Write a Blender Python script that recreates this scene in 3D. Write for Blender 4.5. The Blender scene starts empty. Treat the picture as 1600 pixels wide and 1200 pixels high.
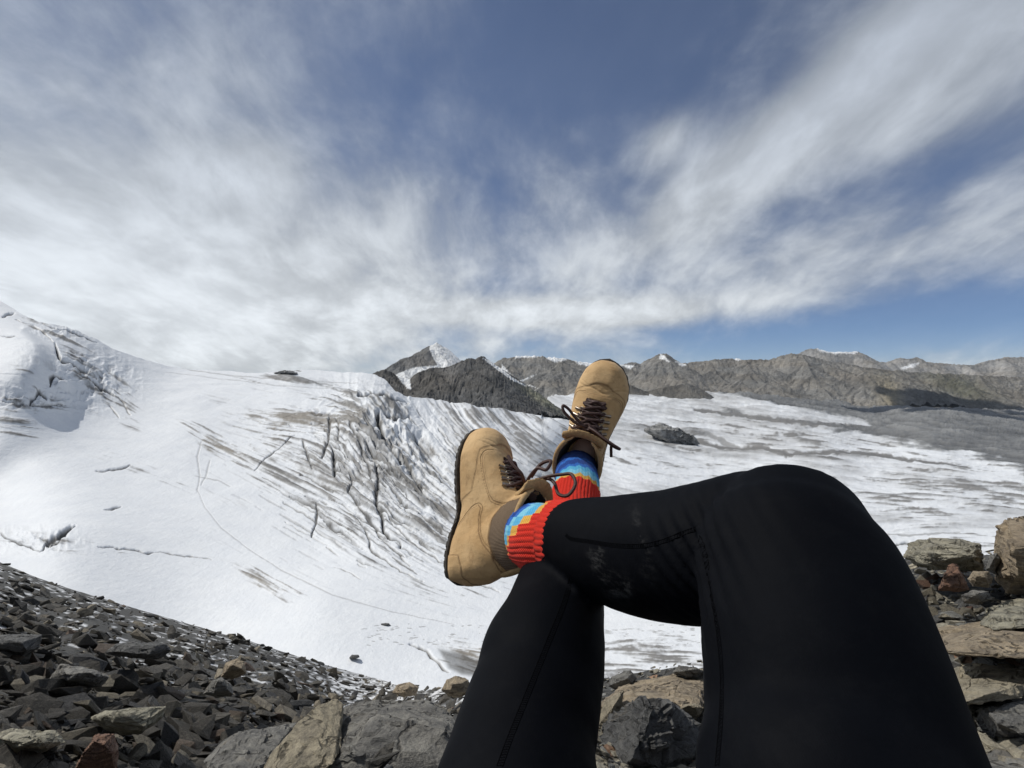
import bpy, bmesh, math, random
import numpy as np
from mathutils import Vector, Matrix
from mathutils.bvhtree import BVHTree
from mathutils.noise import noise as mnoise, cell as mcell

random.seed(7)
scene = bpy.context.scene
COL = scene.collection

# ------------------------------------------------------------------ camera
cam_d = bpy.data.cameras.new('camera')
cam = bpy.data.objects.new('camera', cam_d); COL.objects.link(cam)
cam_d.sensor_width = 36.0; cam_d.lens = 18.0
cam_d.clip_start = 0.02; cam_d.clip_end = 60000
cam.location = (0, 0, 0); cam.rotation_euler = (math.radians(90), 0, 0)
scene.camera = cam
scene.render.resolution_x = 1024; scene.render.resolution_y = 768
F = 800.0                                   # focal length in photo pixels (1600 wide)

def P(u, v, d):
    return Vector(((u-800)/F*d, d, (600-v)/F*d))

# ------------------------------------------------------------------ light, sky, exposure
SUN_EL, SUN_AZ = math.radians(52), math.radians(-74)     # azimuth from +Y (view) towards +X; negative = left
scene.view_settings.view_transform = 'Standard'
scene.view_settings.look = 'None'
scene.view_settings.exposure = 0.0
scene.view_settings.gamma = 1.0
sdir = Vector((math.sin(SUN_AZ)*math.cos(SUN_EL), math.cos(SUN_AZ)*math.cos(SUN_EL), math.sin(SUN_EL)))
sun_d = bpy.data.lights.new('sun', 'SUN'); sun_d.energy = 3.75; sun_d.angle = math.radians(0.5)
sun_d.color = (1.0, 0.965, 0.9)
sun = bpy.data.objects.new('sun', sun_d); COL.objects.link(sun)
sun.rotation_euler = (-sdir).to_track_quat('-Z', 'Y').to_euler()

class G:
    """tiny node-graph writer"""
    def __init__(s, tree): s.t = tree; s.n = tree.nodes; s.l = tree.links
    def new(s, typ, **kw):
        n = s.n.new(typ)
        for k, v in kw.items(): setattr(n, k, v)
        return n
    def put(s, sock, val):
        if isinstance(val, bpy.types.NodeSocket): s.l.new(val, sock)
        elif val is not None: sock.default_value = val
    def m(s, op, a, b=None, c=None, clamp=False):
        n = s.new('ShaderNodeMath', operation=op, use_clamp=clamp)
        s.put(n.inputs[0], a); s.put(n.inputs[1], b); s.put(n.inputs[2], c)
        return n.outputs[0]
    def mix(s, f, a, b):
        n = s.new('ShaderNodeMix', data_type='RGBA')
        s.put(n.inputs[0], f); s.put(n.inputs[6], a); s.put(n.inputs[7], b)
        return n.outputs[2]
    def mul(s, f, a, b):
        n = s.new('ShaderNodeMix', data_type='RGBA', blend_type='MULTIPLY')
        s.put(n.inputs[0], f); s.put(n.inputs[6], a); s.put(n.inputs[7], b)
        return n.outputs[2]
    def ramp(s, f, lo, hi, a=0.0, b=1.0, smooth=True):
        n = s.new('ShaderNodeMapRange', interpolation_type='SMOOTHSTEP' if smooth else 'LINEAR')
        s.put(n.inputs[0], f); s.put(n.inputs[1], lo); s.put(n.inputs[2], hi); s.put(n.inputs[3], a); s.put(n.inputs[4], b)
        return n.outputs[0]
    def noise(s, vec, scale, detail=4, rough=.55, dist=0.0, dim='3D', out=0):
        n = s.new('ShaderNodeTexNoise', noise_dimensions=dim)
        s.put(n.inputs['Vector'], vec); s.put(n.inputs['Scale'], scale); s.put(n.inputs['Detail'], detail)
        s.put(n.inputs['Roughness'], rough); s.put(n.inputs['Distortion'], dist)
        return n.outputs[out]
    def vec(s, x, y, z):
        n = s.new('ShaderNodeCombineXYZ'); s.put(n.inputs[0], x); s.put(n.inputs[1], y); s.put(n.inputs[2], z)
        return n.outputs[0]
    def mapping(s, v, scale=(1, 1, 1), rot=(0, 0, 0), loc=(0, 0, 0)):
        n = s.new('ShaderNodeMapping'); s.put(n.inputs[0], v)
        n.inputs['Scale'].default_value = scale; n.inputs['Rotation'].default_value = rot; n.inputs['Location'].default_value = loc
        return n.outputs[0]
    def bump(s, h, strength=.5, dist=.01, normal=None):
        n = s.new('ShaderNodeBump'); s.put(n.inputs['Height'], h)
        n.inputs['Strength'].default_value = strength; n.inputs['Distance'].default_value = dist
        if normal is not None: s.put(n.inputs['Normal'], normal)
        return n.outputs[0]

world = bpy.data.worlds.new('World'); scene.world = world
world.use_nodes = True
g = G(world.node_tree)
for n in list(g.n): g.n.remove(n)
wo = g.new('ShaderNodeOutputWorld'); bg = g.new('ShaderNodeBackground')
sky = g.new('ShaderNodeTexSky', sky_type='NISHITA')
sky.sun_disc = False; sky.sun_elevation = SUN_EL; sky.sun_rotation = SUN_AZ
sky.altitude = 4200; sky.air_density = 1.0; sky.dust_density = 0.35; sky.ozone_density = 2.2
tc = g.new('ShaderNodeTexCoord')
sep = g.new('ShaderNodeSeparateXYZ'); g.l.new(tc.outputs['Generated'], sep.inputs[0])
X, Y, Z = sep.outputs
az = g.m('ARCTAN2', X, Y); el = g.m('ARCSINE', Z)
zc = g.m('ADD', g.m('MAXIMUM', Z, 0.0), 0.42)
px = g.m('DIVIDE', X, zc); py = g.m('DIVIDE', Y, zc)     # position in a flat cloud layer overhead
def sky_blob(az0, el0, ra, re, rot, amp):
    """soft elongated region of the sky: centre and radii in degrees"""
    c, s_ = math.cos(math.radians(rot)), math.sin(math.radians(rot))
    a = g.m('SUBTRACT', az, math.radians(az0)); e = g.m('SUBTRACT', el, math.radians(el0))
    p = g.m('DIVIDE', g.m('ADD', g.m('MULTIPLY', a, c), g.m('MULTIPLY', e, s_)), math.radians(ra))
    q = g.m('DIVIDE', g.m('SUBTRACT', g.m('MULTIPLY', e, c), g.m('MULTIPLY', a, s_)), math.radians(re))
    r2 = g.m('ADD', g.m('MULTIPLY', p, p), g.m('MULTIPLY', q, q))
    return g.m('MULTIPLY', g.m('EXPONENT', g.m('MULTIPLY', r2, -1.0)), amp)
def px_blob(u, v, ru, rv, rot, amp):
    az0 = math.degrees(math.atan((u-800)/F)); hyp = math.hypot(F, u-800); el0 = math.degrees(math.atan((600-v)/hyp))
    k = math.cos(math.radians(az0))
    return sky_blob(az0, el0, math.degrees(ru/F)*k*k, math.degrees(rv/hyp)*math.cos(math.radians(el0))**2, rot, amp)
blobs = [px_blob(700, 190, 80, 80, 0, -.25), px_blob(690, 330, 90, 70, 0, .22), px_blob(620, 420, 200, 70, 10, .12), px_blob(200, 420, 460, 190, 0, .38), px_blob(120, 400, 520, 260, 0, .42), px_blob(390, 262, 95, 48, 20, .40), px_blob(560, 120, 110, 170, -20, -.28), px_blob(930, 50, 260, 170, 0, -.95),
         px_blob(760, 290, 130, 90, 30, -.20), px_blob(1480, 60, 260, 110, 28, .75), px_blob(1210, 215, 330, 58, 31, .85), px_blob(1042, 215, 42, 34, 20, .55),
         px_blob(1450, 262, 230, 42, 8, -.42), px_blob(1300, 395, 350, 50, 10, .12), px_blob(1370, 518, 470, 46, 2, -.85), px_blob(870, 487, 230, 20, 0, .85),
         px_blob(960, 425, 100, 46, 10, -.12), px_blob(300, 500, 520, 90, 0, .35), px_blob(1560, 440, 200, 40, 5, -.25), px_blob(60, 40, 160, 120, 0, -.12), px_blob(1000, 500, 90, 14, 6, .35)]
mask = blobs[0]
for b in blobs[1:]: mask = g.m('ADD', mask, b)
plane = g.vec(px, py, 0.0)
warp = g.noise(plane, .7, 3, .5, 0, out=1)
wv = g.new('ShaderNodeVectorMath', operation='MULTIPLY_ADD')
g.l.new(warp, wv.inputs[0]); wv.inputs[1].default_value = (.45, .45, 0); g.l.new(plane, wv.inputs[2])
streak = g.noise(g.mapping(wv.outputs[0], scale=(1.05, .42, 1), rot=(0, 0, math.radians(-18))), 2.3, 9, .60, .15)
puff = g.noise(g.mapping(wv.outputs[0], scale=(1.0, .85, 1), loc=(3.1, 1.7, 0)), 3.3, 10, .60, .2)
fine = g.noise(g.mapping(wv.outputs[0], scale=(1.8, .9, 1), loc=(7.1, 2.7, 0), rot=(0, 0, math.radians(-20))), 6.5, 7, .62, .2)
nz = g.m('ADD', g.m('ADD', g.m('MULTIPLY', streak, .36), g.m('MULTIPLY', puff, .52)), g.m('MULTIPLY', fine, .16))
dens = g.m('ADD', g.m('MULTIPLY', g.m('SUBTRACT', nz, .51), 2.7), g.m('ADD', mask, .50))
cover = g.ramp(dens, -.10, 1.05, .09, 1.0)
# cloud brightness: raised by the puff noise and by thicker cover
bright = g.m('ADD', g.m('MULTIPLY', g.ramp(g.m('ADD', g.m('MULTIPLY', puff, .55), g.m('MULTIPLY', fine, .45)), .38, .66), .34), g.m('ADD', g.m('MULTIPLY', cover, .20), g.m('MULTIPLY', g.ramp(dens, .8, 1.6), .30)))
warm = g.ramp(el, 0.0, .62)
cloud_a = g.mix(warm, (6.6, 6.9, 7.1, 1), (3.9, 4.3, 4.95, 1))
cloud = g.new('ShaderNodeVectorMath', operation='SCALE'); g.l.new(cloud_a, cloud.inputs[0])
g.l.new(g.m('ADD', .66, bright), cloud.inputs['Scale'])
haze_low = g.ramp(el, 0.0, .10, .30, 0.0)
skyc = g.new('ShaderNodeVectorMath', operation='MULTIPLY'); g.l.new(sky.outputs[0], skyc.inputs[0]); skyc.inputs[1].default_value = (.55, .66, .80)
skyh = g.mix(haze_low, skyc.outputs[0], (5.6, 6.1, 6.7, 1))
full = g.mix(g.m('MULTIPLY', cover, .97), skyh, cloud.outputs[0])
g.l.new(full, bg.inputs[0]); bg.inputs[1].default_value = 0.1
g.l.new(bg.outputs[0], wo.inputs[0])

# ------------------------------------------------------------------ helpers
def tag(o, label=None, cat=None, group=None, kind=None):
    if label: o['label'] = label
    if cat: o['category'] = cat
    if group: o['group'] = group
    if kind: o['kind'] = kind
    return o

def link(name, me, mat=None, parent=None):
    o = bpy.data.objects.new(name, me); COL.objects.link(o)
    if mat is not None and not me.materials: me.materials.append(mat)
    if parent is not None: o.parent = parent
    return o

def mesh_from(V, Fc, name='mesh', smooth=True, col=None):
    """V (n,3) array, Fc (m,k) int array of equal-sized faces"""
    V = np.asarray(V, np.float32); Fc = np.asarray(Fc, np.int32)
    me = bpy.data.meshes.new(name)
    me.vertices.add(len(V)); me.vertices.foreach_set('co', V.ravel())
    m, k = Fc.shape
    me.loops.add(m*k); me.loops.foreach_set('vertex_index', Fc.ravel())
    me.polygons.add(m); me.polygons.foreach_set('loop_start', np.arange(0, m*k, k, dtype=np.int32))
    me.polygons.foreach_set('loop_total', np.full(m, k, np.int32))
    me.polygons.foreach_set('use_smooth', np.full(m, smooth, bool))
    me.update(calc_edges=True)
    if col is not None: set_col(me, col)
    return me

def set_col(me, col, name='Col'):
    at = me.color_attributes.new(name, 'FLOAT_COLOR', 'POINT')
    c = np.ones((len(me.vertices), 4), np.float32); c[:, :col.shape[1]] = col
    at.data.foreach_set('color', c.ravel())

def grid_faces(R, C):
    i = np.arange(R-1)[:, None]*C + np.arange(C-1)[None, :]
    return np.stack([i, i+1, i+C+1, i+C], -1).reshape(-1, 4)

def coords(me):
    a = np.empty(len(me.vertices)*3, np.float32); me.vertices.foreach_get('co', a); return a.reshape(-1, 3)
def normals(me):
    a = np.empty(len(me.vertices)*3, np.float32); me.vertices.foreach_get('normal', a); return a.reshape(-1, 3)

def _hash(ix, iy, iz, seed):
    h = (ix.astype(np.int64)*374761393 + iy.astype(np.int64)*668265263 + iz.astype(np.int64)*2147483647 + seed*1274126177) & 0xffffffff
    h = ((h ^ (h >> 13))*1274126177) & 0xffffffff
    h = ((h ^ (h >> 16))*2246822519) & 0xffffffff
    return ((h ^ (h >> 15)) & 0xffffff)/float(0xffffff)
def vnoise(x, y, z=0.0, seed=0):
    x = np.asarray(x, float); y = np.asarray(y, float); z = np.asarray(z, float)
    x, y, z = np.broadcast_arrays(x, y, z)
    ix, iy, iz = np.floor(x), np.floor(y), np.floor(z)
    fx, fy, fz = x-ix, y-iy, z-iz
    fx, fy, fz = [f*f*f*(f*(f*6-15)+10) for f in (fx, fy, fz)]
    r = 0
    for a in (0, 1):
        for b in (0, 1):
            w = (fx if a else 1-fx)*(fy if b else 1-fy)
            if np.all(z == 0): r = r + w*_hash(ix+a, iy+b, iz, seed)
            else:
                r = r + w*((1-fz)*_hash(ix+a, iy+b, iz, seed) + fz*_hash(ix+a, iy+b, iz+1, seed))
    return r*2-1
def fbm(x, y, z=0.0, oct=5, seed=0, gain=.5, ridged=False):
    r = 0; amp = 1; tot = 0
    for o in range(oct):
        n = vnoise(x, y, z, seed+o*17)
        if ridged: n = 1-2*np.abs(n)
        r = r+amp*n; tot += amp; amp *= gain; x, y, z = np.asarray(x)*2.03+1.7, np.asarray(y)*2.03+9.2, np.asarray(z)*2.03
    return r/tot
def sstep(x, a, b):
    t = np.clip((x-a)/(b-a), 0, 1); return t*t*(3-2*t)

def poly_dist(U, V, pts, closed=False):
    """distance of every (U,V) to a polyline, and fraction along it"""
    pts = [np.array(p, float) for p in pts]
    if closed: pts = pts+[pts[0]]
    L = [np.linalg.norm(b[:2]-a[:2]) for a, b in zip(pts, pts[1:])]; T = sum(L); acc = 0
    best = np.full(U.shape, 1e9); at = np.zeros(U.shape)
    for (a, b, l) in zip(pts, pts[1:], L):
        dx, dy = b[0]-a[0], b[1]-a[1]
        t = np.clip(((U-a[0])*dx+(V-a[1])*dy)/max(l*l, 1e-9), 0, 1)
        d = np.hypot(U-a[0]-t*dx, V-a[1]-t*dy)
        m = d < best; best[m] = d[m]; at[m] = ((acc+t*l)/T)[m]; acc += l
    return best, at
def inside(U, V, pts):
    r = np.zeros(U.shape, bool); n = len(pts); j = n-1
    for i in range(n):
        xi, yi = pts[i]; xj, yj = pts[j]
        if yi != yj:
            c = ((yi > V) != (yj > V)) & (U < (xj-xi)*(V-yi)/(yj-yi)+xi); r ^= c
        j = i
    return r
def sdf(U, V, pts):
    d, _ = poly_dist(U, V, pts, True); return np.where(inside(U, V, pts), d, -d)
def rbf(pts, U, V, smooth=1e-3):
    """thin-plate interpolation of pts (u,v,value)"""
    p = np.array(pts, float); S = 400.0
    x, y, w = p[:, 0]/S, p[:, 1]/S, p[:, 2]; n = len(p)
    def k(r2): return .5*r2*np.log(r2+1e-12)
    A = np.zeros((n+3, n+3)); A[:n, :n] = k((x[:, None]-x)**2+(y[:, None]-y)**2)+np.eye(n)*smooth
    A[:n, n] = 1; A[:n, n+1] = x; A[:n, n+2] = y; A[n:, :n] = A[:n, n:].T
    c = np.linalg.solve(A, np.r_[w, 0, 0, 0])
    u, v = U/S, V/S; r = c[n]+c[n+1]*u+c[n+2]*v
    for i in range(n): r = r+c[i]*k((u-x[i])**2+(v-y[i])**2)
    return r

def new_mat(name):
    m = bpy.data.materials.new(name); m.use_nodes = True
    gg = G(m.node_tree); b = gg.n['Principled BSDF']
    return m, gg, b
# ------------------------------------------------------------------ materials of the land
def snow_mat():
    m, g, b = new_mat('snow and ice')
    at = g.new('ShaderNodeAttribute', attribute_name='Col')
    tc = g.new('ShaderNodeTexCoord'); o = tc.outputs['Object']
    n1 = g.noise(o, .05, 6, .6); n2 = g.noise(o, .5, 5, .65)
    n = g.m('ADD', g.m('MULTIPLY', n1, .6), g.m('MULTIPLY', n2, .4))
    c = g.mul(1.0, at.outputs['Color'], g.mix(g.ramp(n, .3, .7), (.90, .91, .93, 1), (1, 1, 1, 1)))
    g.l.new(c, b.inputs['Base Color'])
    b.inputs['Roughness'].default_value = .62; b.inputs['Specular IOR Level'].default_value = .25
    h = g.m('ADD', g.m('MULTIPLY', g.noise(g.mapping(o, scale=(1, .6, 1)), .22, 6, .65), 1.0), g.m('MULTIPLY', n2, .35))
    g.l.new(g.bump(h, .35, 2.0), b.inputs['Normal'])
    return m
def rock_far_mat(name, scale=1.0, haze=0.0):
    m, g, b = new_mat(name)
    at = g.new('ShaderNodeAttribute', attribute_name='Col')
    tc = g.new('ShaderNodeTexCoord'); o = tc.outputs['Object']
    n1 = g.noise(o, .004*scale, 8, .62); n2 = g.noise(o, .03*scale, 8, .68)
    n = g.m('ADD', g.m('MULTIPLY', n1, .5), g.m('MULTIPLY', n2, .5))
    c = g.mul(1.0, at.outputs['Color'], g.mix(g.ramp(n, .36, .64), (.66, .65, .63, 1), (1.25, 1.23, 1.2, 1)))
    g.l.new(c, b.inputs['Base Color']); b.inputs['Roughness'].default_value = .9
    b.inputs['Specular IOR Level'].default_value = .15
    g.l.new(g.bump(n2, .7, 22/scale), b.inputs['Normal'])
    return m
M_SNOW = snow_mat()
M_FAR = rock_far_mat('weathered mountain rock', 1.0)
M_NEARMT = rock_far_mat('dark ridge rock', 2.2)
M_OUT = rock_far_mat('outcrop rock', 8.0)

# ------------------------------------------------------------------ the glacier: one sheet
NC, NR = 1560, 820
u1 = np.linspace(-160, 1760, NC)
def interp(pts, u): return np.interp(u, [p[0] for p in pts], [p[1] for p in pts])
TOP = [(-160, 405), (-60, 440), (0, 470), (22, 482), (34, 491), (60, 502), (90, 508), (115, 515), (150, 530), (180, 546), (220, 560), (260, 571), (300, 577.5), (360, 580), (400, 583),
       (430, 581), (470, 578), (510, 580), (545, 584), (580, 585), (600, 591), (618, 608), (640, 618), (700, 627), (760, 637), (820, 646), (846, 649),
       (850, 634), (856, 621), (872, 616), (980, 614), (1090, 608), (1120, 608), (1200, 618), (1300, 628), (1400, 634), (1500, 638), (1760, 640)]
vt = interp(TOP, u1)+fbm(u1*.03, 0*u1, 0, 4, 5)*1.6*(u1 < 640)+fbm(u1*.2, 0*u1, 0, 3, 8)*.5*(u1 < 640)
rr = np.linspace(0, 1, NR)[:, None]
VV = vt[None, :]+(1215-vt[None, :])*rr**1.12
UU = np.broadcast_to(u1[None, :], VV.shape).copy()
DCTL = [(-160, 400, 740), (-160, 640, 470), (-160, 900, 240), (-160, 1215, 150), (0, 470, 740), (60, 505, 700), (150, 530, 780), (280, 577, 900), (430, 583, 950), (545, 584, 1000), (600, 592, 980), (640, 620, 950), (750, 637, 1050), (862, 655, 1300),
        (875, 614, 4300), (960, 614, 4800), (1110, 612, 5600), (1350, 640, 4600), (1600, 642, 4600), (1760, 642, 4600), (1000, 660, 2400), (900, 665, 1500), (1300, 700, 1560), (1600, 720, 1350), (1200, 660, 2600), (1450, 670, 2400), (1760, 720, 1350),
        (1600, 780, 820), (1200, 760, 900), (1400, 850, 480), (1600, 860, 450), (1100, 850, 480), (1100, 960, 290), (900, 960, 290), (700, 1000, 240), (700, 1080, 190), (900, 1080, 195), (1100, 1080, 200), (1400, 1000, 260),
        (300, 950, 265), (0, 880, 270), (100, 840, 300), (0, 760, 410), (200, 760, 430), (400, 760, 470), (300, 650, 640), (150, 600, 640), (60, 560, 560), (0, 550, 560), (0, 640, 470), (120, 640, 560), (0, 700, 440),
        (450, 600, 860), (600, 700, 560), (600, 640, 720), (520, 620, 800), (700, 720, 600), (700, 650, 900), (800, 700, 740), (800, 850, 400), (900, 750, 760), (900, 700, 1100), (500, 850, 370), (500, 950, 255), (1000, 700, 1350), (1000, 740, 900),
        (0, 1215, 160), (500, 1215, 150), (900, 1215, 150), (1400, 1215, 150), (1760, 1215, 150), (1760, 860, 440), (330, 720, 520), (650, 900, 320)]
LD = rbf([(u, v, math.log(d)) for u, v, d in DCTL], UU, VV, 2e-4)
# flow directions of ice and moraine (guide lines in the picture's angles)
FLOW = [[(0, 640), (120, 650), (260, 690)], [(150, 560), (240, 640), (320, 700)], [(300, 590), (430, 620), (560, 660)], [(300, 640), (420, 660), (540, 650)],
        [(290, 670), (360, 710), (450, 770), (560, 840)], [(560, 620), (600, 690), (640, 740), (700, 790)], [(510, 660), (540, 730), (600, 800), (680, 870), (760, 905)],
        [(590, 640), (640, 700), (700, 760), (790, 830)], [(640, 630), (680, 700), (740, 770), (800, 820)], [(700, 640), (730, 690), (790, 740), (860, 780)],
        [(760, 650), (790, 690), (840, 730), (900, 750)], [(830, 660), (870, 700), (920, 730), (990, 750)], [(900, 680), (1000, 720), (1100, 735), (1250, 740)],
        [(920, 650), (1100, 665), (1300, 695), (1500, 735), (1600, 750)], [(900, 620), (1100, 620), (1300, 650), (1600, 690)], [(960, 700), (1100, 705), (1300, 715), (1600, 745)],
        [(1300, 760), (1450, 790), (1600, 800)], [(1350, 830), (1450, 800), (1550, 800)], [(1380, 780), (1450, 770), (1600, 775)], [(300, 870), (400, 900), (460, 940)], [(0, 700), (150, 720), (300, 770)],
        [(0, 860), (150, 870), (330, 890)], [(320, 800), (420, 890), (560, 950), (700, 980)], [(500, 960), (700, 1000), (900, 970), (1100, 985)], [(690, 1010), (760, 1040), (800, 1060)],
        [(950, 1040), (960, 1000), (1010, 985), (1095, 1000)], [(950, 1020), (1020, 1040), (1095, 1035)], [(420, 740), (520, 770), (650, 830), (760, 880)], [(380, 640), (480, 650), (560, 645)]]
gu, gv = np.meshgrid(np.linspace(-160, 1760, 193), np.linspace(400, 1215, 110))
cs = np.zeros_like(gu); sn = np.zeros_like(gu)
for line in FLOW:
    for a, b in zip(line, line[1:]):
        n = max(1, int(math.hypot(b[0]-a[0], b[1]-a[1])/25)); th = math.atan2(b[1]-a[1], b[0]-a[0])
        for i in range(n):
            f = (i+.5)/n; w = 1.0/(((gu-a[0]-(b[0]-a[0])*f)**2+(gv-a[1]-(b[1]-a[1])*f)**2)+900)**1.5
            cs += w*math.cos(2*th); sn += w*math.sin(2*th)
thg = .5*np.arctan2(sn, cs)
def bil(A, U, V, ulo=-160, uhi=1760, vlo=400, vhi=1215):
    R, C = A.shape
    x = np.clip((U-ulo)/(uhi-ulo)*(C-1), 0, C-1.001); y = np.clip((V-vlo)/(vhi-vlo)*(R-1), 0, R-1.001)
    i = y.astype(int); j = x.astype(int); fx = x-j; fy = y-i
    return (A[i, j]*(1-fx)+A[i, j+1]*fx)*(1-fy)+(A[i+1, j]*(1-fx)+A[i+1, j+1]*fx)*fy
rng = np.random.default_rng(3)
def lic(cell, steps, step, seed):
    """streaks following the flow of the ice"""
    R, C = int(815/cell), int(1920/cell)
    A = np.random.default_rng(seed).standard_normal((R, C))
    LU, LV = np.meshgrid(np.linspace(-160, 1760, int(1920/max(cell*.7, 1.7))), np.linspace(400, 1215, int(815/max(cell*.7, 1.5))))
    acc = bil(A, LU, LV)
    for sgn in (1, -1):
        x, y = LU.copy(), LV.copy(); dx, dy = sgn*np.ones_like(x), np.zeros_like(x)
        for _ in range(steps):
            th = bil(np.cos(2*thg), x, y), bil(np.sin(2*thg), x, y); t = .5*np.arctan2(th[1], th[0])
            ex, ey = np.cos(t), np.sin(t); f = np.where(ex*dx+ey*dy < 0, -1, 1); dx, dy = ex*f, ey*f
            x = x+dx*step; y = y+dy*step; acc = acc+bil(A, x, y)
    acc = (acc-acc.mean())/acc.std()
    return bil(acc, UU, VV)
S0 = lic(1.6, 9, 1.8, 9); S1 = lic(2.4, 11, 2.4, 1); S2 = lic(4.5, 13, 4.0, 2); S4 = lic(20, 9, 16, 5); S3 = lic(10, 11, 9.0, 3)
PX = (UU-800)/F*np.exp(LD); PYY = np.exp(LD)
big = fbm(PX*.006, PYY*.004, 0, 5, 11)
brk = fbm(PX*.03, PYY*.02, 0, 5, 12)
# dirt concentration
dirt = np.zeros_like(UU)
def blob(u, v, ru, rv, ang, amp):
    global dirt
    a = math.radians(ang); x = (UU-u)*math.cos(a)+(VV-v)*math.sin(a); y = (VV-v)*math.cos(a)-(UU-u)*math.sin(a)
    dirt = np.maximum(dirt, amp*np.exp(-((x/ru)**2+(y/rv)**2)))
for b in [(470, 656, 95, 17, 3, .85), (560, 650, 60, 40, 40, .8), (350, 700, 75, 15, 30, .72), (540, 765, 150, 40, 33, .62), (600, 720, 90, 70, 50, .72), (690, 800, 130, 45, 42, .62),
          (440, 690, 110, 30, 30, .45), (770, 655, 130, 22, 10, .72), (840, 700, 110, 35, 28, .58), (740, 720, 120, 60, 40, .42), (580, 625, 70, 14, 10, .6), (420, 598, 60, 7, 4, .55), (600, 870, 180, 30, 32, .30),
          (415, 905, 62, 9, 24, .85), (425, 925, 40, 9, 28, .5), (1020, 1020, 90, 34, 5, .62), (740, 1015, 55, 12, 6, .6), (740, 1035, 50, 22, 30, .9), (960, 1050, 60, 25, 0, .9),
          (1250, 690, 520, 40, 4, .42), (1500, 760, 240, 60, 6, .55), (1430, 795, 85, 28, 6, .72), (1000, 720, 200, 30, 6, .40), (950, 640, 90, 30, 5, .35), (1540, 720, 120, 20, 8, .5),
          (20, 660, 40, 22, 20, .6), (140, 590, 60, 16, 50, .65), (190, 625, 50, 18, 60, .5), (85, 520, 60, 9, 25, .7), (40, 635, 90, 10, 5, .62), (60, 610, 50, 24, 20, .35), (600, 775, 210, 85, 40, .60), (430, 730, 110, 40, 32, .42), (740, 850, 90, 40, 35, .5), (455, 592, 60, 6, 4, .7), (598, 632, 42, 14, 20, .98), (560, 616, 45, 6, 4, .8), (500, 665, 80, 16, 10, .8), (640, 740, 70, 60, 60, .8), (1050, 688, 60, 14, 22, .7), (110, 850, 60, 14, 10, .45), (20, 840, 40, 10, 10, .4),
          (230, 870, 120, 6, 10, .35), (240, 740, 160, 14, 20, .22), (1290, 850, 200, 20, 0, .3), (1500, 850, 100, 20, 0, .5)]: blob(*b)
dirt = dirt*(1+.25*brk)
S = S0*.34+S1*.42+S2*.45+S3*.30
Sf = S0*.62+S1*.55+S2*.25+S3*.18
cov = sstep(Sf*.62+(dirt-.50)*2.0+brk*.35+big*.2, -.45, .75)*sstep(dirt, .04, .25)
cov = np.clip(cov*(.55+.42*dirt)*(1+.25*S0), 0, .97)
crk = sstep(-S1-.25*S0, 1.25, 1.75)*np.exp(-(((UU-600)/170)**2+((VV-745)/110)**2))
# far glacier, generally greyer ice
farw = sstep(UU, 850, 1000)*sstep(VV, 1000, 880)+.8*sstep(UU, 640, 760)*sstep(VV, 860, 740)
cov = np.maximum(cov, np.clip(farw, 0, 1)*np.clip(.25+.07*S0+.09*S1+.09*S2+.10*S3+.13*S4+.25*big+.16*brk+.10*fbm(UU*.10, VV*.33, 0, 4, 61), .02, .88))
relief = np.zeros_like(UU); dark = np.zeros_like(UU)
dscale = np.exp(LD)/F                                    # metres covered by one photo pixel
relief += (S2*.5+S3*.55)*dscale*sstep(dirt+farw*.5, .1, .7)*.8
relief += (S1*.4+S0*.3)*dscale*sstep(dirt+farw*.4, .15, .6)
relief += big*dscale*3.0*sstep(VV, 1200, 1000)*(VV > 600)+brk*dscale*.5
cov = np.clip(cov+crk*.9, 0, .97); relief -= crk*3.0*dscale
hum = fbm(PX*.011+.4*big, PYY*.0045, 0, 6, 71, ridged=True, gain=.55); relief += np.clip(farw, 0, 1)*hum*dscale*1.7; relief += fbm(PX*.02, PYY*.014, 0, 5, 73)*dscale*1.5*(UU < 900)*sstep(UU, 900, 700)
cov = np.clip(cov+np.clip(farw, 0, 1)*.16*sstep(-hum, -.1, .5)*.5, 0, .97)
# moraine lines, and crevasses with their shade painted in (stroke = polyline, half width px, darkness)
def stroke(pts, w, amp, carve=0.0, taper=True, rough=.5, edge=1.0):
    global cov, relief, dark
    us = [p[0] for p in pts]; vs = [p[1] for p in pts]
    i0 = max(0, np.searchsorted(u1, min(us)-w*4-6)-1); i1 = min(NC, np.searchsorted(u1, max(us)+w*4+6)+1)
    if i1 <= i0: return
    sl = (slice(None), slice(i0, i1)); U_, V_ = UU[sl], VV[sl]
    wob = fbm(U_*.09, V_*.09, 0, 3, int(abs(us[0]*7+vs[0])) % 1000)
    if carve > 1: U_ = U_+5*fbm(U_*.035, V_*.035, 0, 3, 301); V_ = V_+5*fbm(U_*.035, V_*.035, 0, 3, 302)
    d, t = poly_dist(U_+wob*w*rough*1.6, V_+fbm(U_*.11+40, V_*.11, 0, 3, 77)*w*rough*1.6, pts)
    ww = w*(.35+.65*np.sin(np.pi*np.clip(t, .02, .98))**.6) if taper else w
    ww = ww*(1+rough*wob)
    k = np.exp(-(d/np.maximum(ww, .2))**2*1.3)
    cov[sl] = np.maximum(cov[sl], amp*sstep(k, .15, .75*edge))
    relief[sl] -= carve*k*dscale[sl]
    if carve > 1: dark[sl] = np.maximum(dark[sl], np.clip(carve/6, .3, 1)*sstep(k, .45, .95))
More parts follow.
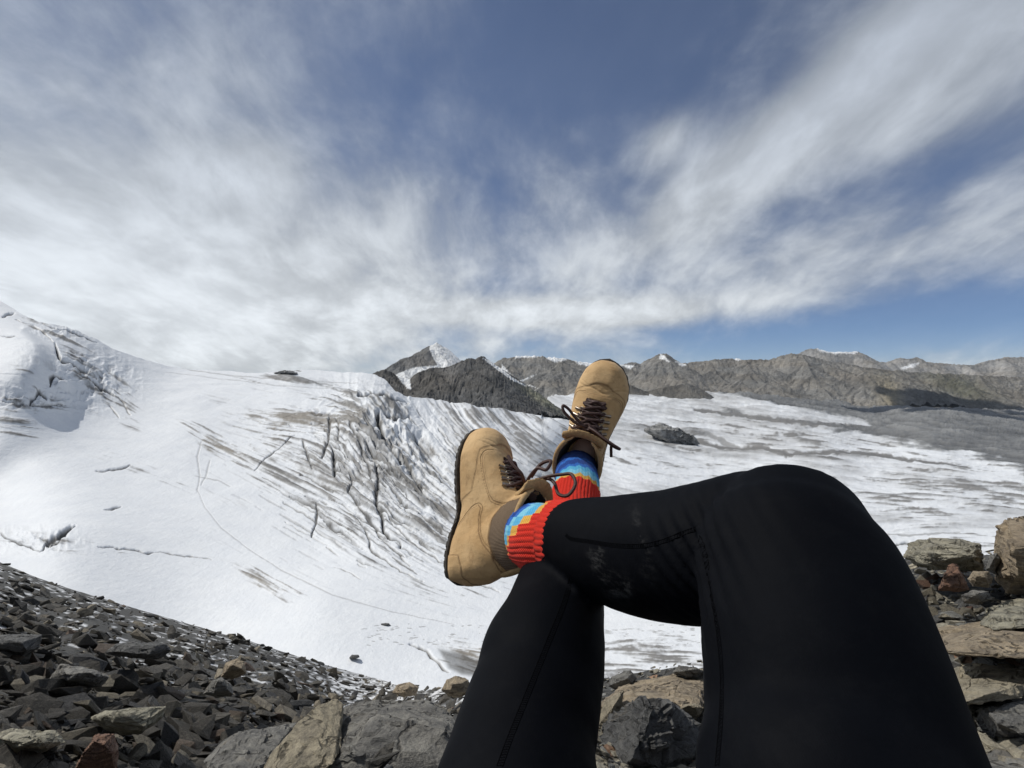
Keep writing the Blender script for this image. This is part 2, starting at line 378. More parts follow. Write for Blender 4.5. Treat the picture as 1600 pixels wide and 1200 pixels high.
CREV = [([(517, 655), (516, 680), (508, 700), (500, 716)], 2.6), ([(527, 655), (532, 672), (532, 690)], 2.0), ([(520, 700), (519, 725), (522, 750)], 4.4), ([(549, 665), (560, 690), (574, 725), (580, 745)], 2.6),
        ([(545, 735), (552, 755), (546, 772), (575, 805), (600, 840), (640, 880)], 2.6), ([(588, 725), (590, 760), (588, 790), (600, 820), (625, 850)], 4.2), ([(472, 690), (480, 715), (488, 738)], 2.4),
        ([(492, 788), (495, 812), (486, 838)], 2.4), ([(560, 812), (585, 860), (625, 890), (660, 905)], 2.4), ([(590, 640), (596, 670), (610, 700), (640, 735), (665, 770)], 6.0), ([(600, 690), (630, 720)], 5),
        ([(395, 738), (430, 705), (460, 680)], 1.5), ([(625, 700), (660, 770), (690, 800), (760, 850)], 2.0), ([(655, 800), (700, 835), (760, 870), (810, 890)], 1.8), ([(600, 800), (650, 850), (720, 890)], 1.8),
        ([(148, 738), (175, 736), (203, 728)], 1.7), ([(165, 796), (190, 792)], 1.8), ([(60, 860), (85, 838), (112, 820)], 4.5), ([(75, 855), (100, 832), (116, 818)], 4.0), ([(155, 850), (200, 858), (240, 862)], 1.8),
        ([(0, 835), (30, 850), (60, 860)], 2.2), ([(240, 862), (300, 868), (330, 874)], 1.3), ([(0, 492), (22, 488)], 3.0), ([(65, 505), (110, 520), (150, 535)], 1.7), ([(25, 500), (60, 515), (85, 535)], 1.6),
        ([(85, 535), (92, 560), (120, 575), (150, 590)], 3.6), ([(120, 580), (150, 600), (175, 615)], 3.2), ([(78, 602), (84, 585), (100, 590)], 3.0), ([(0, 540), (28, 542)], 1.6), ([(45, 632), (62, 612), (75, 625)], 4.0),
        ([(5, 630), (60, 634), (105, 628)], 2.0), ([(560, 620), (600, 615), (640, 632)], 3.2), ([(600, 640), (620, 655), (640, 650)], 4.5), ([(170, 630), (185, 650)], 1.3), ([(185, 620), (205, 645)], 1.3),
        ([(640, 1005), (665, 1015), (680, 1035), (700, 1050)], 3.0), ([(1370, 855), (1440, 842), (1500, 848)], 2.0)]
for pts, w in CREV: stroke(pts, w*.85, .80, 3.4*w*.6, rough=.55)
LINES = [([(180, 546), (240, 565), (300, 578), (380, 588), (470, 594), (560, 598)], 1.1, .45), ([(260, 582), (350, 592), (430, 600), (520, 606)], .9, .35), ([(430, 582), (455, 577), (470, 580)], 2.2, .8),
         ([(315, 690), (308, 715), (312, 745), (308, 770)], 1.6, .40), ([(308, 765), (320, 795), (345, 825), (385, 855), (440, 890), (520, 928), (610, 955), (710, 975)], 1.1, .42), ([(328, 720), (322, 745), (314, 760)], 1.8, .34),
         ([(305, 745), (340, 752), (360, 762)], 1.4, .45), ([(430, 592), (480, 597), (520, 600)], 3.0, .5),
         ([(1000, 664), (1060, 680), (1125, 698), (1190, 700), (1232, 712), (1300, 707), (1370, 711), (1440, 720), (1510, 729)], 5.0, .97), ([(1090, 672), (1130, 690), (1170, 702)], 5.0, .8),
         ([(1085, 640), (1180, 652), (1260, 662), (1365, 668)], 5.5, .97), ([(1250, 712), (1262, 706), (1300, 706)], 1.2, .7), ([(1380, 735), (1450, 745), (1600, 760)], 1.6, .5), ([(1350, 830), (1420, 836), (1500, 832)], 1.6, .6)]
for pts, w, a in LINES: stroke(pts, w, a, .8, rough=.35)
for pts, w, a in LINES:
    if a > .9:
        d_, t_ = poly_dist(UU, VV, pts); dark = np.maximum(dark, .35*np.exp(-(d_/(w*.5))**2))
# more little streaks in the ice fall
for _ in range(620):
    u0 = rng.uniform(330, 860); v0 = rng.uniform(630, 900)
    pts = [(u0, v0)]; L = rng.uniform(3, 16)
    for _k in range(int(L)):
        t = float(bil(thg, np.array([pts[-1][0]]), np.array([pts[-1][1]]))[0]); 
        if math.cos(t) < 0: t += math.pi
        pts.append((pts[-1][0]+5*math.cos(t), pts[-1][1]+5*math.sin(t)))
    k = math.exp(-(((u0-610)/150)**2+((v0-745)/100)**2))
    if rng.random() < k*1.1: stroke(pts, rng.uniform(.7, 2.0), rng.uniform(.35, .85), rng.uniform(.8, 4.5), rough=.6)
for _ in range(120):                                    # dots and ticks on the lower snow, faint crevasses far off
    u0 = rng.uniform(560, 790) if rng.random() < .5 else rng.uniform(940, 1110); v0 = rng.uniform(975, 1008)
    stroke([(u0, v0), (u0+rng.uniform(2, 9), v0+rng.uniform(-1, 1))], rng.uniform(.5, 1.1), .6, .3, rough=.3)
# broken blocks in the ice fall
chop = np.exp(-(((UU-585)/75)**2+((VV-680)/70)**2))
vx = fbm(UU*.045+S3*.2, VV*.035, 0, 4, 31, ridged=True)
relief += chop*vx*dscale*11.0
ice = np.exp(-(((UU-620)/125)**2+((VV-750)/95)**2)); relief += ice*(S2*2.6+S3*2.4+S1*1.1+S0*.5)*dscale
cov = np.clip(cov+chop*.32*sstep(-vx, -.2, .5), 0, .95)
# seracs and ice cliffs on the left shoulder
ch2 = np.exp(-(((UU-130)/70)**2+((VV-590)/38)**2))+np.exp(-(((UU-40)/70)**2+((VV-625)/14)**2))+.8*np.exp(-(((UU-100)/50)**2+((VV-518)/10)**2))+.8*np.exp(-(((UU-60)/60)**2+((VV-845)/18)**2))
vx2 = fbm(UU*.07, VV*.09, 0, 5, 41, ridged=True)
relief += np.clip(ch2, 0, 1)*vx2*dscale*5.0
cov = np.clip(cov+np.clip(ch2, 0, 1)*.5*sstep(-vx2, -.1, .5), 0, .95)
# big snow dome left: bulge that turns its right-hand face from the sun
dome = sstep(sdf(UU, VV, [(-160, 470), (0, 500), (45, 508), (78, 540), (86, 580), (70, 608), (40, 630), (-160, 640)]), -4, 30)
relief += dome*dscale*16
relief += sstep(sdf(UU, VV, [(660, 668), (700, 735), (692, 740), (660, 715), (640, 680)]), -3, 8)*-dscale*9
for (a, b, c, r) in [(97, 603, 14, 5)]:
    relief += np.exp(-(((UU-a)/c)**2+((VV-b)/r)**2))*dscale*9
# debris plain at the right (dark rubble), tongue of clean ice beyond
E1 = interp([(860, 600), (1090, 600), (1140, 644), (1240, 660), (1300, 671), (1380, 684), (1450, 700), (1520, 716), (1600, 738), (1760, 765)], UU+30*fbm(UU*.02, VV*.08, 0, 4, 21)+14*S3)
plain = sstep(E1+9*fbm(UU*.03, VV*.16, 0, 5, 22)+3.5*S2+1.5*S1-VV, -4, 6)*(UU > 1080)
tongue = sstep(sdf(UU, VV, [(1080, 600), (1100, 610), (1150, 616), (1210, 628), (1290, 645), (1345, 655), (1365, 666), (1290, 662), (1200, 652), (1140, 640), (1100, 630)]), -1.5, 3)
leftt = sstep(UU, 1110, 1060)
plain = plain*(1-tongue)*(1-leftt)
snow = np.stack([.765+0*UU, .78+0*UU, .79+0*UU], -1)
dirtc = np.stack([.20+.05*brk, .19+.045*brk, .175+.04*brk], -1)
dirtc = dirtc*(1-.25*sstep(S, .5, 2)[..., None])
pt = .158*(1+.10*S0+.10*S1+.10*S2+.35*brk+.35*big); plainc = np.stack([pt, pt*1.0, pt*.97], -1)
brown = (np.exp(-(((UU-470)/90)**2+((VV-656)/20)**2))+np.exp(-(((UU-350)/75)**2+((VV-700)/24)**2))+np.exp(-(((UU-420)/70)**2+((VV-910)/22)**2))+np.exp(-(((UU-740)/70)**2+((VV-1020)/20)**2)))[..., None]
dirtc = dirtc*(1-.7*np.clip(brown, 0, 1))+.7*np.clip(brown, 0, 1)*np.array([.27, .235, .185])
colr = snow*(1-cov[..., None])+dirtc*cov[..., None]
colr = colr*(1-np.clip(.66*dark+.40*crk, 0, .8)[..., None])  # crevasse and crack depths shaded in the colour; strong moraine lines darkened too
colr = colr*(1-plain[..., None])+plainc*plain[..., None]
relief += plain*(S2*.7+S1*.3+brk*2.5)*dscale
pool = sstep(sdf(UU, VV, [(682, 1012), (720, 1018), (770, 1035), (765, 1060), (720, 1055), (700, 1045)]), -2, 6)*sstep(brk, -.5, .1)
colr = colr*(1-.75*pool[..., None])+.75*pool[..., None]*np.array([.10, .095, .085])
lipv = interp([(840, 652), (905, 659), (985, 666)], UU)
wl_ = sstep(lipv-VV, -1, 4)*sstep(UU, 985, 890)*(UU > 847)
D = np.exp(LD*(1-wl_)+wl_*np.log(np.interp(VV, [612, 640, 660], [4800, 3500, 2600])))
Xg = (UU-800)/F*D; Yg = D; Zg = (600-VV)/F*D+relief
# sheet goes on behind its skyline and drops away
ext = []
for f, dz in ((1.03, -.012), (1.12, -.06), (1.4, -.25)):
    ext.append((Xg[0]*f, Yg[0]*f, Zg[0]*1.0+dz*Yg[0]))
Xg = np.vstack([e[0] for e in ext[::-1]]+[Xg]); Yg = np.vstack([e[1] for e in ext[::-1]]+[Yg]); Zg = np.vstack([e[2] for e in ext[::-1]]+[Zg])
colr = np.concatenate([np.repeat(colr[:1], 3, 0), colr], 0)
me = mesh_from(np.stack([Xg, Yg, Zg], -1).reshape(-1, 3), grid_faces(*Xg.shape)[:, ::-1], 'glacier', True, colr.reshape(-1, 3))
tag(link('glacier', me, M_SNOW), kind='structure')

# the land beneath everything, out to the horizon
def plate(name, z, size, mat, col):
    V = [(-size, -size, z), (size, -size, z), (size, size, z), (-size, size, z)]
    me = mesh_from(V, [(0, 1, 2, 3)], name, True, np.array([col]*4)); return tag(link(name, me, mat), kind='structure')
plate('terrain', -420, 30000, M_FAR, (.16, .155, .15))

# ------------------------------------------------------------------ mountains
def mountain(name, crest, dc, base_z, mat, rock, seed, nu=700, nr=150, space=48, g=.36, flank=.72, sub=170.0, rough=1.0, snowpoly=(), light=(), front=1.0, back=.10, jag=1.0, streak=.3, umin=None, umax=None, lead=0.0):
    """range built from its ridges: main crest, spurs towards the valley, side ribs; slopes fall from every ridge line"""
    r = random.Random(seed); us = [c[0] for c in crest]
    Dc = (lambda u: float(np.interp(u, [p[0] for p in dc], [p[1] for p in dc]))) if isinstance(dc, list) else (lambda u: float(dc))
    vc_ = lambda u: float(np.interp(u, us, [c[1] for c in crest]))
    R = []                                              # ridge segments: x0,y0,z0,x1,y1,z1
    pts = []
    u = us[0]
    while u <= us[-1]:
        pts.append(u); u += max(2.0, (us[-1]-us[0])/260)
    pts = sorted(set(pts+list(us)))
    C3 = []
    for u in pts:
        d = Dc(u)*(1+.012*mnoise(Vector((u*.03, seed, 0)))); v = vc_(u)+jag*(mnoise(Vector((u*.07, seed, 3)))*.9+mnoise(Vector((u*.25, seed, 1)))*.8+mnoise(Vector((u*.9, seed, 2)))*.4); p = P(u, v, d); C3.append((p.x, p.y, p.z))
    for a, b in zip(C3, C3[1:]): R.append(a+b)
    def run(x, y, z, ang, slope, zmin, depth):
        """a rib that starts at a point, heads off at an angle from -Y and descends, wandering"""
        L = max(0, (z-zmin))/slope; step = sub*.55; n = max(1, int(L/step)); sgn = r.choice((-1, 1)); k = 0
        for i_ in range(min(n, 26)):
            ang += r.uniform(-.16, .16); nx, ny = x+math.sin(ang)*step, y-math.cos(ang)*step
            nz = z-slope*step*r.uniform(.45, 1.5)
            R.append((x, y, z, nx, ny, nz)); x, y, z = nx, ny, nz
            if depth < 2 and (i_ > 0 or depth == 1) and z > zmin+15:
                for s__ in (sgn, -sgn) if r.random() < .6 else (sgn,):
                    run(x, y, z, ang+s__*r.uniform(.6, 1.05), slope*r.uniform(1.15, 1.5), max(zmin, z-(150 if depth else 400)*r.uniform(.6, 1.2)*sub/170), depth+1)
                sgn = -sgn
    u = us[0]+r.uniform(5, space)
    while u < us[-1]:
        v = vc_(u); p = P(u, v, Dc(u)); run(p.x, p.y, p.z-2, r.uniform(-.35, .35)+lead+math.atan(-(u-800)/F)*.5, g*r.uniform(.8, 1.3), base_z, 0)
        u += space*r.uniform(.55, 1.6)
    R = np.array(R)
    uu = np.linspace(umin if umin is not None else us[0]-6, umax if umax is not None else us[-1]+6, nu)
    Dm = np.array([Dc(q) for q in uu]); hh = np.array([(600-vc_(q))/F*Dc(q)-base_z for q in uu])
    w_ = np.linspace(0, 1, nr)[:, None]
    Y_ = (Dm-hh/g*1.25*front)+(Dm*back+hh/g*1.25*front)*w_**.9
    X_ = (uu-800)/F*Y_
    Xw = X_+12*fbm(X_*.012, Y_*.012, seed, 3, seed)*rough; Yw = Y_+12*fbm(X_*.012+50, Y_*.012, seed, 3, seed+1)*rough
    H = np.full(X_.shape, -1e9); A_ = np.zeros_like(X_); Dd = np.zeros_like(X_)
    for k, (x0, y0, z0, x1, y1, z1) in enumerate(R):
        dx, dy = x1-x0, y1-y0; l2 = dx*dx+dy*dy+1e-6
        reach = max(z0, z1)-base_z
        reach = reach/flank+40
        rows = slice(None)
        c0 = np.searchsorted(uu, 800+F*min((x0-reach)/max(y0-reach, 50), (x0-reach)/(y0+reach), (x1-reach)/max(y1-reach, 50), (x1-reach)/(y1+reach)))
        c1 = np.searchsorted(uu, 800+F*max((x0+reach)/max(y0-reach, 50), (x0+reach)/(y0+reach), (x1+reach)/max(y1-reach, 50), (x1+reach)/(y1+reach)))
        if c1 <= c0: continue
        sl = (rows, slice(c0, c1)); t = np.clip(((Xw[sl]-x0)*dx+(Yw[sl]-y0)*dy)/l2, 0, 1)
        d = np.hypot(Xw[sl]-x0-t*dx, Yw[sl]-y0-t*dy); h = z0+(z1-z0)*t-flank*d
        m = h > H[sl]; H[sl] = np.where(m, h, H[sl]); A_[sl] = np.where(m, t*math.sqrt(l2)+k*37.0, A_[sl]); Dd[sl] = np.where(m, d, Dd[sl])
    H = np.maximum(H, base_z-60)
    fine = fbm(X_*.03*170/sub, Y_*.03*170/sub, seed, 4, seed+2, ridged=True)
    rill = fbm(A_*.06*170/sub, Dd*.006, 0, 3, seed+4, ridged=True)
    H = H+rough*(fine*4.6+rill*3.4*np.clip(Dd/40, 0, 1))*sub/170*2.2
    Uq = 800+F*X_/Y_; Vq = 600-F*H/Y_
    c = np.array(rock)[None, None, :]*np.ones(H.shape+(1,))
    scree = sstep(Dd/sub, .10, .45)
    tone = .86+.20*scree+streak*(.55*rill*scree+.45*fine)+.16*fbm(X_*.002, H*.006, seed, 4, seed+5)
    c = c*tone[..., None]*(1+np.array([.07, .01, -.07])*fbm(X_*.003, H*.012, seed, 3, seed+8)[..., None])
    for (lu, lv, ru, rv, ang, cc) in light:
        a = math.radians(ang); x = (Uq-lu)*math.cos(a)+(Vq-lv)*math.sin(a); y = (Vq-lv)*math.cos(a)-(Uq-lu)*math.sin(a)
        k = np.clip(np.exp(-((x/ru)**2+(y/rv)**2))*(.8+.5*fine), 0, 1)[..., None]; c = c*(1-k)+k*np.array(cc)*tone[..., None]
    sn = np.zeros(H.shape)
    for poly in snowpoly: sn = np.maximum(sn, sstep(sdf(Uq, Vq, poly)+1.3*fine, -.7, .7))
    c = c*(1-sn[..., None])+sn[..., None]*np.array([.78, .80, .82])
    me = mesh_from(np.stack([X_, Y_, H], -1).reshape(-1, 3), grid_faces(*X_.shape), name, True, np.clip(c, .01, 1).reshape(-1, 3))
    return tag(link(name, me, mat), kind='structure')

mountain('mountain', [(540, 620), (570, 606), (600, 583), (625, 570), (650, 552), (668, 542), (683, 535), (697, 544), (715, 562), (740, 585), (780, 620)], 4200, -150, M_FAR, (.17, .168, .164), 51, nu=330, nr=130, space=46, g=.55, flank=.85, sub=110, jag=.4,
         snowpoly=[[(676, 530), (700, 530), (722, 565), (760, 610), (700, 625), (560, 625), (560, 604), (612, 588), (645, 575), (684, 571), (676, 556), (671, 545)]])
mountain('mountain', [(740, 620), (765, 585), (776, 568), (785, 560), (805, 557), (830, 556), (860, 558), (885, 561), (920, 568), (960, 572), (985, 566), (1003, 570), (1010, 563), (1030, 554), (1040, 552), (1050, 560), (1062, 568), (1085, 566), (1110, 563), (1140, 560), (1165, 562),
                      (1200, 562), (1225, 556), (1235, 552), (1262, 556), (1280, 561), (1320, 568), (1350, 574), (1380, 578), (1420, 581), (1480, 584), (1600, 590), (1800, 590)],
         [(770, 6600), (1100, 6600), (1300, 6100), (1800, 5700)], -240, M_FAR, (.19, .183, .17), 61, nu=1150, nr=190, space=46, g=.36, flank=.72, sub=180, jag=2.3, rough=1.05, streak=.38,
         snowpoly=[[(805, 548), (845, 548), (845, 557), (805, 559)], [(850, 545), (880, 545), (885, 562), (868, 566), (855, 560)], [(884, 556), (930, 562), (928, 573), (905, 569)], [(785, 570), (800, 588), (820, 600), (840, 606), (812, 598), (838, 585), (800, 600), (780, 590)],
                   [(1032, 553), (1038, 556), (1048, 566), (1030, 559)], [(1055, 564), (1072, 570), (1066, 572)], [(1140, 556), (1165, 560), (1150, 564)], [(962, 568), (990, 572), (985, 576)]],
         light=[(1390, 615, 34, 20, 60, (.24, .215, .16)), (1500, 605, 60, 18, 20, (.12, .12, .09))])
mountain('mountain', [(1225, 600), (1240, 556), (1255, 549), (1265, 545), (1278, 545), (1290, 549), (1320, 550), (1340, 549), (1355, 556), (1370, 566), (1385, 566), (1403, 559), (1420, 561), (1432, 558), (1445, 566), (1480, 568), (1520, 571), (1545, 563), (1572, 558), (1600, 558), (1700, 556), (1800, 570)],
         8300, -100, M_FAR, (.27, .262, .25), 71, nu=520, nr=90, space=40, g=.45, flank=.7, sub=220, jag=.6,
         snowpoly=[[(1276, 542), (1300, 546), (1340, 546), (1340, 551.5), (1305, 552.5), (1280, 549)], [(1406, 576), (1424, 569), (1436, 567), (1430, 573), (1412, 577)]])
mountain('mountain', [(560, 592), (585, 584), (598, 578), (612, 582), (624, 590), (640, 592), (655, 582), (672, 576), (690, 575), (705, 570), (718, 565), (730, 560), (738, 562), (750, 556), (758, 560), (770, 567), (790, 583), (815, 598), (840, 614), (870, 638), (900, 660)],
         [(560, 2100), (900, 2250)], -190, M_NEARMT, (.085, .083, .08), 81, nu=700, nr=170, space=60, g=.62, flank=.80, sub=60, jag=1.1, streak=.9, lead=.45, rough=1.6,
         snowpoly=[[(755, 560), (771, 566), (800, 590), (822, 603), (800, 594), (776, 576)], [(622, 589), (640, 592), (642, 608), (636, 606)], [(660, 575), (668, 572), (666, 577)]],
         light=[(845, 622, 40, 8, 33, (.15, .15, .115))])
mountain('mountain', [(900, 640), (930, 616), (960, 603), (985, 602), (1010, 612), (1035, 606), (1060, 601), (1075, 600), (1090, 605), (1110, 618), (1128, 630), (1142, 643)], 4900, -230, M_FAR, (.135, .13, .12), 91, nu=260, nr=90, space=40, g=.5, flank=.7, sub=120, jag=.4)
# a real cloud high outside the picture whose shadow lies on the far right slopes
cb = bmesh.new(); rc = random.Random(4); sh = Vector((4150, 4250, -150)); up_ = 5200
cx_ = sh+sdir*(up_/sdir.z)
for k in range(16):
    m4 = Matrix.Translation(cx_+Vector((rc.uniform(-1000, 1000), rc.uniform(-750, 750), rc.uniform(-80, 120)))) @ Matrix.Diagonal((rc.uniform(260, 460), rc.uniform(180, 300), rc.uniform(110, 190), 1))
    bmesh.ops.create_icosphere(cb, subdivisions=3, radius=1, matrix=m4)
for v in cb.verts: v.co += v.normal*mnoise(v.co*.006)*70
cme_ = bpy.data.meshes.new('cloud'); cb.to_mesh(cme_); cb.free()
mc, gc, bc = new_mat('cloud'); bc.inputs['Base Color'].default_value = (.85, .87, .9, 1); bc.inputs['Roughness'].default_value = 1
tag(link('cloud', cme_, mc), kind='structure')

# the thin blue air between here and the far ranges
hb = bmesh.new(); bmesh.ops.create_cube(hb, size=1.0, matrix=Matrix.Translation((0, 4000, 2700)) @ Matrix.Diagonal((24000, 17000, 6400, 1)))
for v in hb.verts:
    if v.co.z < 0: v.co.z = -421.0
hme = bpy.data.meshes.new('haze'); hb.to_mesh(hme); hb.free()
mh = bpy.data.materials.new('air'); mh.use_nodes = True; gh = G(mh.node_tree)
gh.n.remove(gh.n['Principled BSDF']); pv = gh.new('ShaderNodeVolumePrincipled'); pv.inputs['Color'].default_value = (.72, .84, 1, 1); pv.inputs['Density'].default_value = 1.1e-5
pv.inputs['Anisotropy'].default_value = .2
gh.l.new(pv.outputs[0], gh.n['Material Output'].inputs['Volume'])
tag(link('haze', hme, mh), kind='stuff')
# ------------------------------------------------------------------ rock materials
def slate_mat(name, attr=False, tint=None, warm=0.0, dark=1.0):
    m, g, b = new_mat(name)
    tc = g.new('ShaderNodeTexCoord'); o = tc.outputs['Object']
    oi = g.new('ShaderNodeObjectInfo'); rnd = oi.outputs['Random']
    if attr:
        at = g.new('ShaderNodeAttribute', attribute_name='Col'); base = at.outputs['Color']; p = o; sc = 1.0
    else:
        r = g.new('ShaderNodeValToRGB'); g.l.new(rnd, r.inputs[0]); e = r.color_ramp.elements
        cols = tint or [(0, (.06, .06, .06)), (.3, (.09, .088, .084)), (.55, (.125, .12, .105)), (.75, (.08, .083, .085)), (.88, (.18, .17, .145)), (.975, (.11, .075, .055)), (1, (.085, .085, .085))]
        while len(e) < len(cols): e.new(.5)
        for i, (q, c) in enumerate(cols): e[i].position = q; e[i].color = (*c, 1)
        base = r.outputs[0]; off = g.new('ShaderNodeVectorMath', operation='ADD'); g.l.new(o, off.inputs[0])
        g.l.new(g.vec(g.m('MULTIPLY', rnd, 37.0), g.m('MULTIPLY', rnd, 11.0), 0.0), off.inputs[1]); p = off.outputs[0]
    ds = 9.0 if not attr else 7.0
    strata = g.noise(g.mapping(p, scale=(1, 1, 9), rot=(.35, .3, 0)), ds*.8, 9, .72, .25)
    spot = g.noise(p, ds*1.3, 9, .74, .2); grain = g.noise(p, ds*16, 3, .75)
    n = g.m('ADD', g.m('ADD', g.m('MULTIPLY', strata, .45), g.m('MULTIPLY', spot, .4)), g.m('MULTIPLY', grain, .15))
    c = g.mul(1.0, base, g.mix(g.ramp(n, .36, .64), (.42, .42, .44, 1), (1.5, 1.47, 1.4, 1)))
    vo = g.new('ShaderNodeTexVoronoi', feature='DISTANCE_TO_EDGE'); wp = g.new('ShaderNodeVectorMath', operation='MULTIPLY_ADD')
    g.l.new(g.noise(p, ds*.7, 4, .6, out=1), wp.inputs[0]); wp.inputs[1].default_value = (.3, .3, .12); g.l.new(g.mapping(p, scale=(.7, .8, 2.6), rot=(.35, .3, 0)), wp.inputs[2]); g.l.new(wp.outputs[0], vo.inputs['Vector']); vo.inputs['Scale'].default_value = ds*.55
    crack = g.ramp(vo.outputs['Distance'], .0, .035, 1.0, 0.0)
    crack = g.m('MULTIPLY', crack, g.ramp(spot, .42, .58))
    c = g.mul(g.m('MULTIPLY', crack, .8), c, (.25, .24, .23, 1))
    n = g.m('SUBTRACT', n, g.m('MULTIPLY', crack, .3))
    lich = g.ramp(g.noise(g.mapping(p, loc=(5, 3, 1)), ds*.6, 7, .7), .58, .72)
    c = g.mix(g.m('MULTIPLY', lich, .45), c, (.26*dark, .21*dark, .14*dark, 1))
    g.l.new(c, b.inputs['Base Color'])
    g.l.new(g.ramp(n, .3, .7, .9, .6), b.inputs['Roughness']); b.inputs['Specular IOR Level'].default_value = .4
    g.l.new(g.bump(n, 1.0, .05 if not attr else .05), b.inputs['Normal'])
    return m
def simple_rock(name, col, sc):
    m, g, b = new_mat(name); tc = g.new('ShaderNodeTexCoord'); n = g.noise(tc.outputs['Object'], sc, 9, .7, .3)
    g.l.new(g.mix(g.ramp(n, .35, .65), tuple(c*.6 for c in col)+(1,), tuple(c*1.5 for c in col)+(1,)), b.inputs['Base Color']); b.inputs['Roughness'].default_value = .9
    g.l.new(g.bump(n, .9, .6/sc), b.inputs['Normal']); return m
M_ROCK = slate_mat('slate'); M_SCREE = slate_mat('scree slate', attr=True)
def tint_mat(name, lo, mid, hi): return slate_mat(name, tint=[(0, lo), (.5, mid), (1, hi)])
M_TAN = tint_mat('tan schist', (.30, .26, .19), (.33, .29, .21), (.30, .27, .21))
M_GREY = tint_mat('grey slate', (.19, .183, .168), (.20, .193, .175), (.18, .176, .163))
M_DARK = tint_mat('dark slate', (.105, .105, .102), (.11, .11, .108), (.10, .10, .10))
M_RUST = tint_mat('rusty slate', (.20, .115, .078), (.22, .125, .082), (.19, .11, .075))
M_BROWN = tint_mat('brown gneiss', (.31, .25, .175), (.33, .27, .19), (.30, .245, .175))
M_OLIVE = tint_mat('olive schist', (.33, .31, .24), (.32, .30, .23), (.31, .29, .23))

M_OUTC = simple_rock('dark outcrop rock', (.23, .228, .22), .05)
TONE = {0: [('dark grey', tint_mat('dark slate chip', (.058, .053, .045), (.078, .071, .06), (.065, .06, .052)), .62), ('sun-glint pale', tint_mat('sun glint chip', (.16, .145, .11), (.20, .18, .14), (.18, .16, .12)), .2),  # the pale chips put sun glints on the talus into the colour
            ('brownish', tint_mat('brown slate chip', (.12, .095, .07), (.13, .10, .075), (.11, .085, .065)), .12), ('blackish', tint_mat('black slate chip', (.05, .05, .052), (.055, .055, .056), (.045, .045, .047)), .06)],
        1: [('grey', tint_mat('grey stone chip', (.17, .17, .165), (.20, .198, .19), (.18, .18, .175)), .5), ('tan', tint_mat('tan stone chip', (.28, .25, .19), (.32, .285, .21), (.30, .265, .20)), .4), ('rusty', M_RUST, .1)]}
TONE[2] = TONE[1]
# ------------------------------------------------------------------ the ground the person lies on (talus, then rocky ledge)
def talus_depth(u, v):
    vl = 600+.293*(u-800)+500
    return 800*1.25/np.maximum(v-vl, 17)
GE = [(-400, 750), (0, 878), (60, 903), (105, 918), (200, 947), (300, 976), (400, 1004), (500, 1036), (600, 1063), (650, 1078), (720, 1072), (760, 1062), (940, 1052), (1000, 1046), (1100, 1030), (1400, 872), (1500, 862), (1600, 852), (2000, 835)]
gu_ = np.linspace(-400, 2000, 420); gr = np.linspace(0, 1, 240)[:, None]
gvt = interp(GE, gu_)
GV = gvt+(2600-gvt)*gr**2.2; GU = np.broadcast_to(gu_, GV.shape)+0*GV
ctl = []
for u in (-400, -200, 0, 150, 300, 450, 600):
    e = float(interp(GE, np.array([u]))[0])
    for dv in (0, 25, 70, 150, 300, 600, 1500):
        v = e+dv
        if v <= 2600: ctl.append((u, v, math.log(float(talus_depth(u, v)))))
def zc_(v, z): return math.log(800*z/(v-600))
for (u, v, z) in [(720, 1072, 5.2), (850, 1055, 3.4), (1000, 1046, 1.9), (1100, 1032, 1.5), (1250, 950, 1.4), (1400, 872, 1.25), (1600, 852, 1.15), (2000, 840, 1.0),
                  (750, 1150, 1.15), (600, 1200, 1.0), (900, 1120, .95), (1000, 1200, .72), (1250, 1100, .8), (1500, 930, .95), (1500, 1050, .78), (1600, 1000, .78), (1560, 1200, .66), (2000, 1000, .7), (1800, 1200, .6),
                  (800, 1500, .6), (1200, 1500, .58), (1600, 1600, .56), (2000, 1800, .55), (800, 2600, .56), (1400, 2600, .55), (2000, 2600, .54), (600, 1600, .75)]:
    ctl.append((u, v, zc_(v, z)))
GDL = rbf(ctl, GU, GV, 2e-4)
def ground_depth(u, v):
    return np.exp(bil2(GDL, u, v))
def bil2(A, u, v):
    u = np.atleast_1d(np.asarray(u, float)); v = np.atleast_1d(np.asarray(v, float))
    e = interp(GE, u); r = np.clip((v-e)/(2600-e), 0, 1)**(1/2.2)
    x = np.clip((u+400)/2400*419, 0, 418.999); y = np.clip(r*239, 0, 238.999); i = y.astype(int); j = x.astype(int); fx = x-j; fy = y-i
    return (A[i, j]*(1-fx)+A[i, j+1]*fx)*(1-fy)+(A[i+1, j]*(1-fx)+A[i+1, j+1]*fx)*fy
Dg = np.exp(GDL)
gx = (GU-800)/F*Dg; gy = Dg; gz = (600-GV)/F*Dg
bumpz = fbm(gx*2.5, gy*2.5, 0, 5, 131)*.05*np.minimum(1, Dg/1.5)
gz = gz+bumpz-.03
gcol = np.array([.07, .069, .065])*(1+.5*fbm(gx*4, gy*4, 0, 4, 133))[..., None]
snowy = sstep(fbm(gx*2.2, gy*2.2, 0, 5, 137)+.35*np.exp(-((GU-590)/110)**2), .30, .36)*(GU < 780)*sstep(GV, 1200, 1120)
gcol = gcol*(1-snowy[..., None])+snowy[..., None]*np.array([.8, .82, .85])
ex = []
for f, dz in ((1.03, .10), (1.12, .5), (1.35, 1.6), (2.0, 4.5), (5.0, 14.0), (14., 40.)):
    ex.append((gx[0]*f, gy[0]*f, gz[0]-dz*(gy[0]*.15+1)))
gx = np.vstack([e[0] for e in ex[::-1]]+[gx]); gy = np.vstack([e[1] for e in ex[::-1]]+[gy]); gz = np.vstack([e[2] for e in ex[::-1]]+[gz])
gcol = np.concatenate([np.repeat(gcol[:1], 6, 0), gcol], 0)
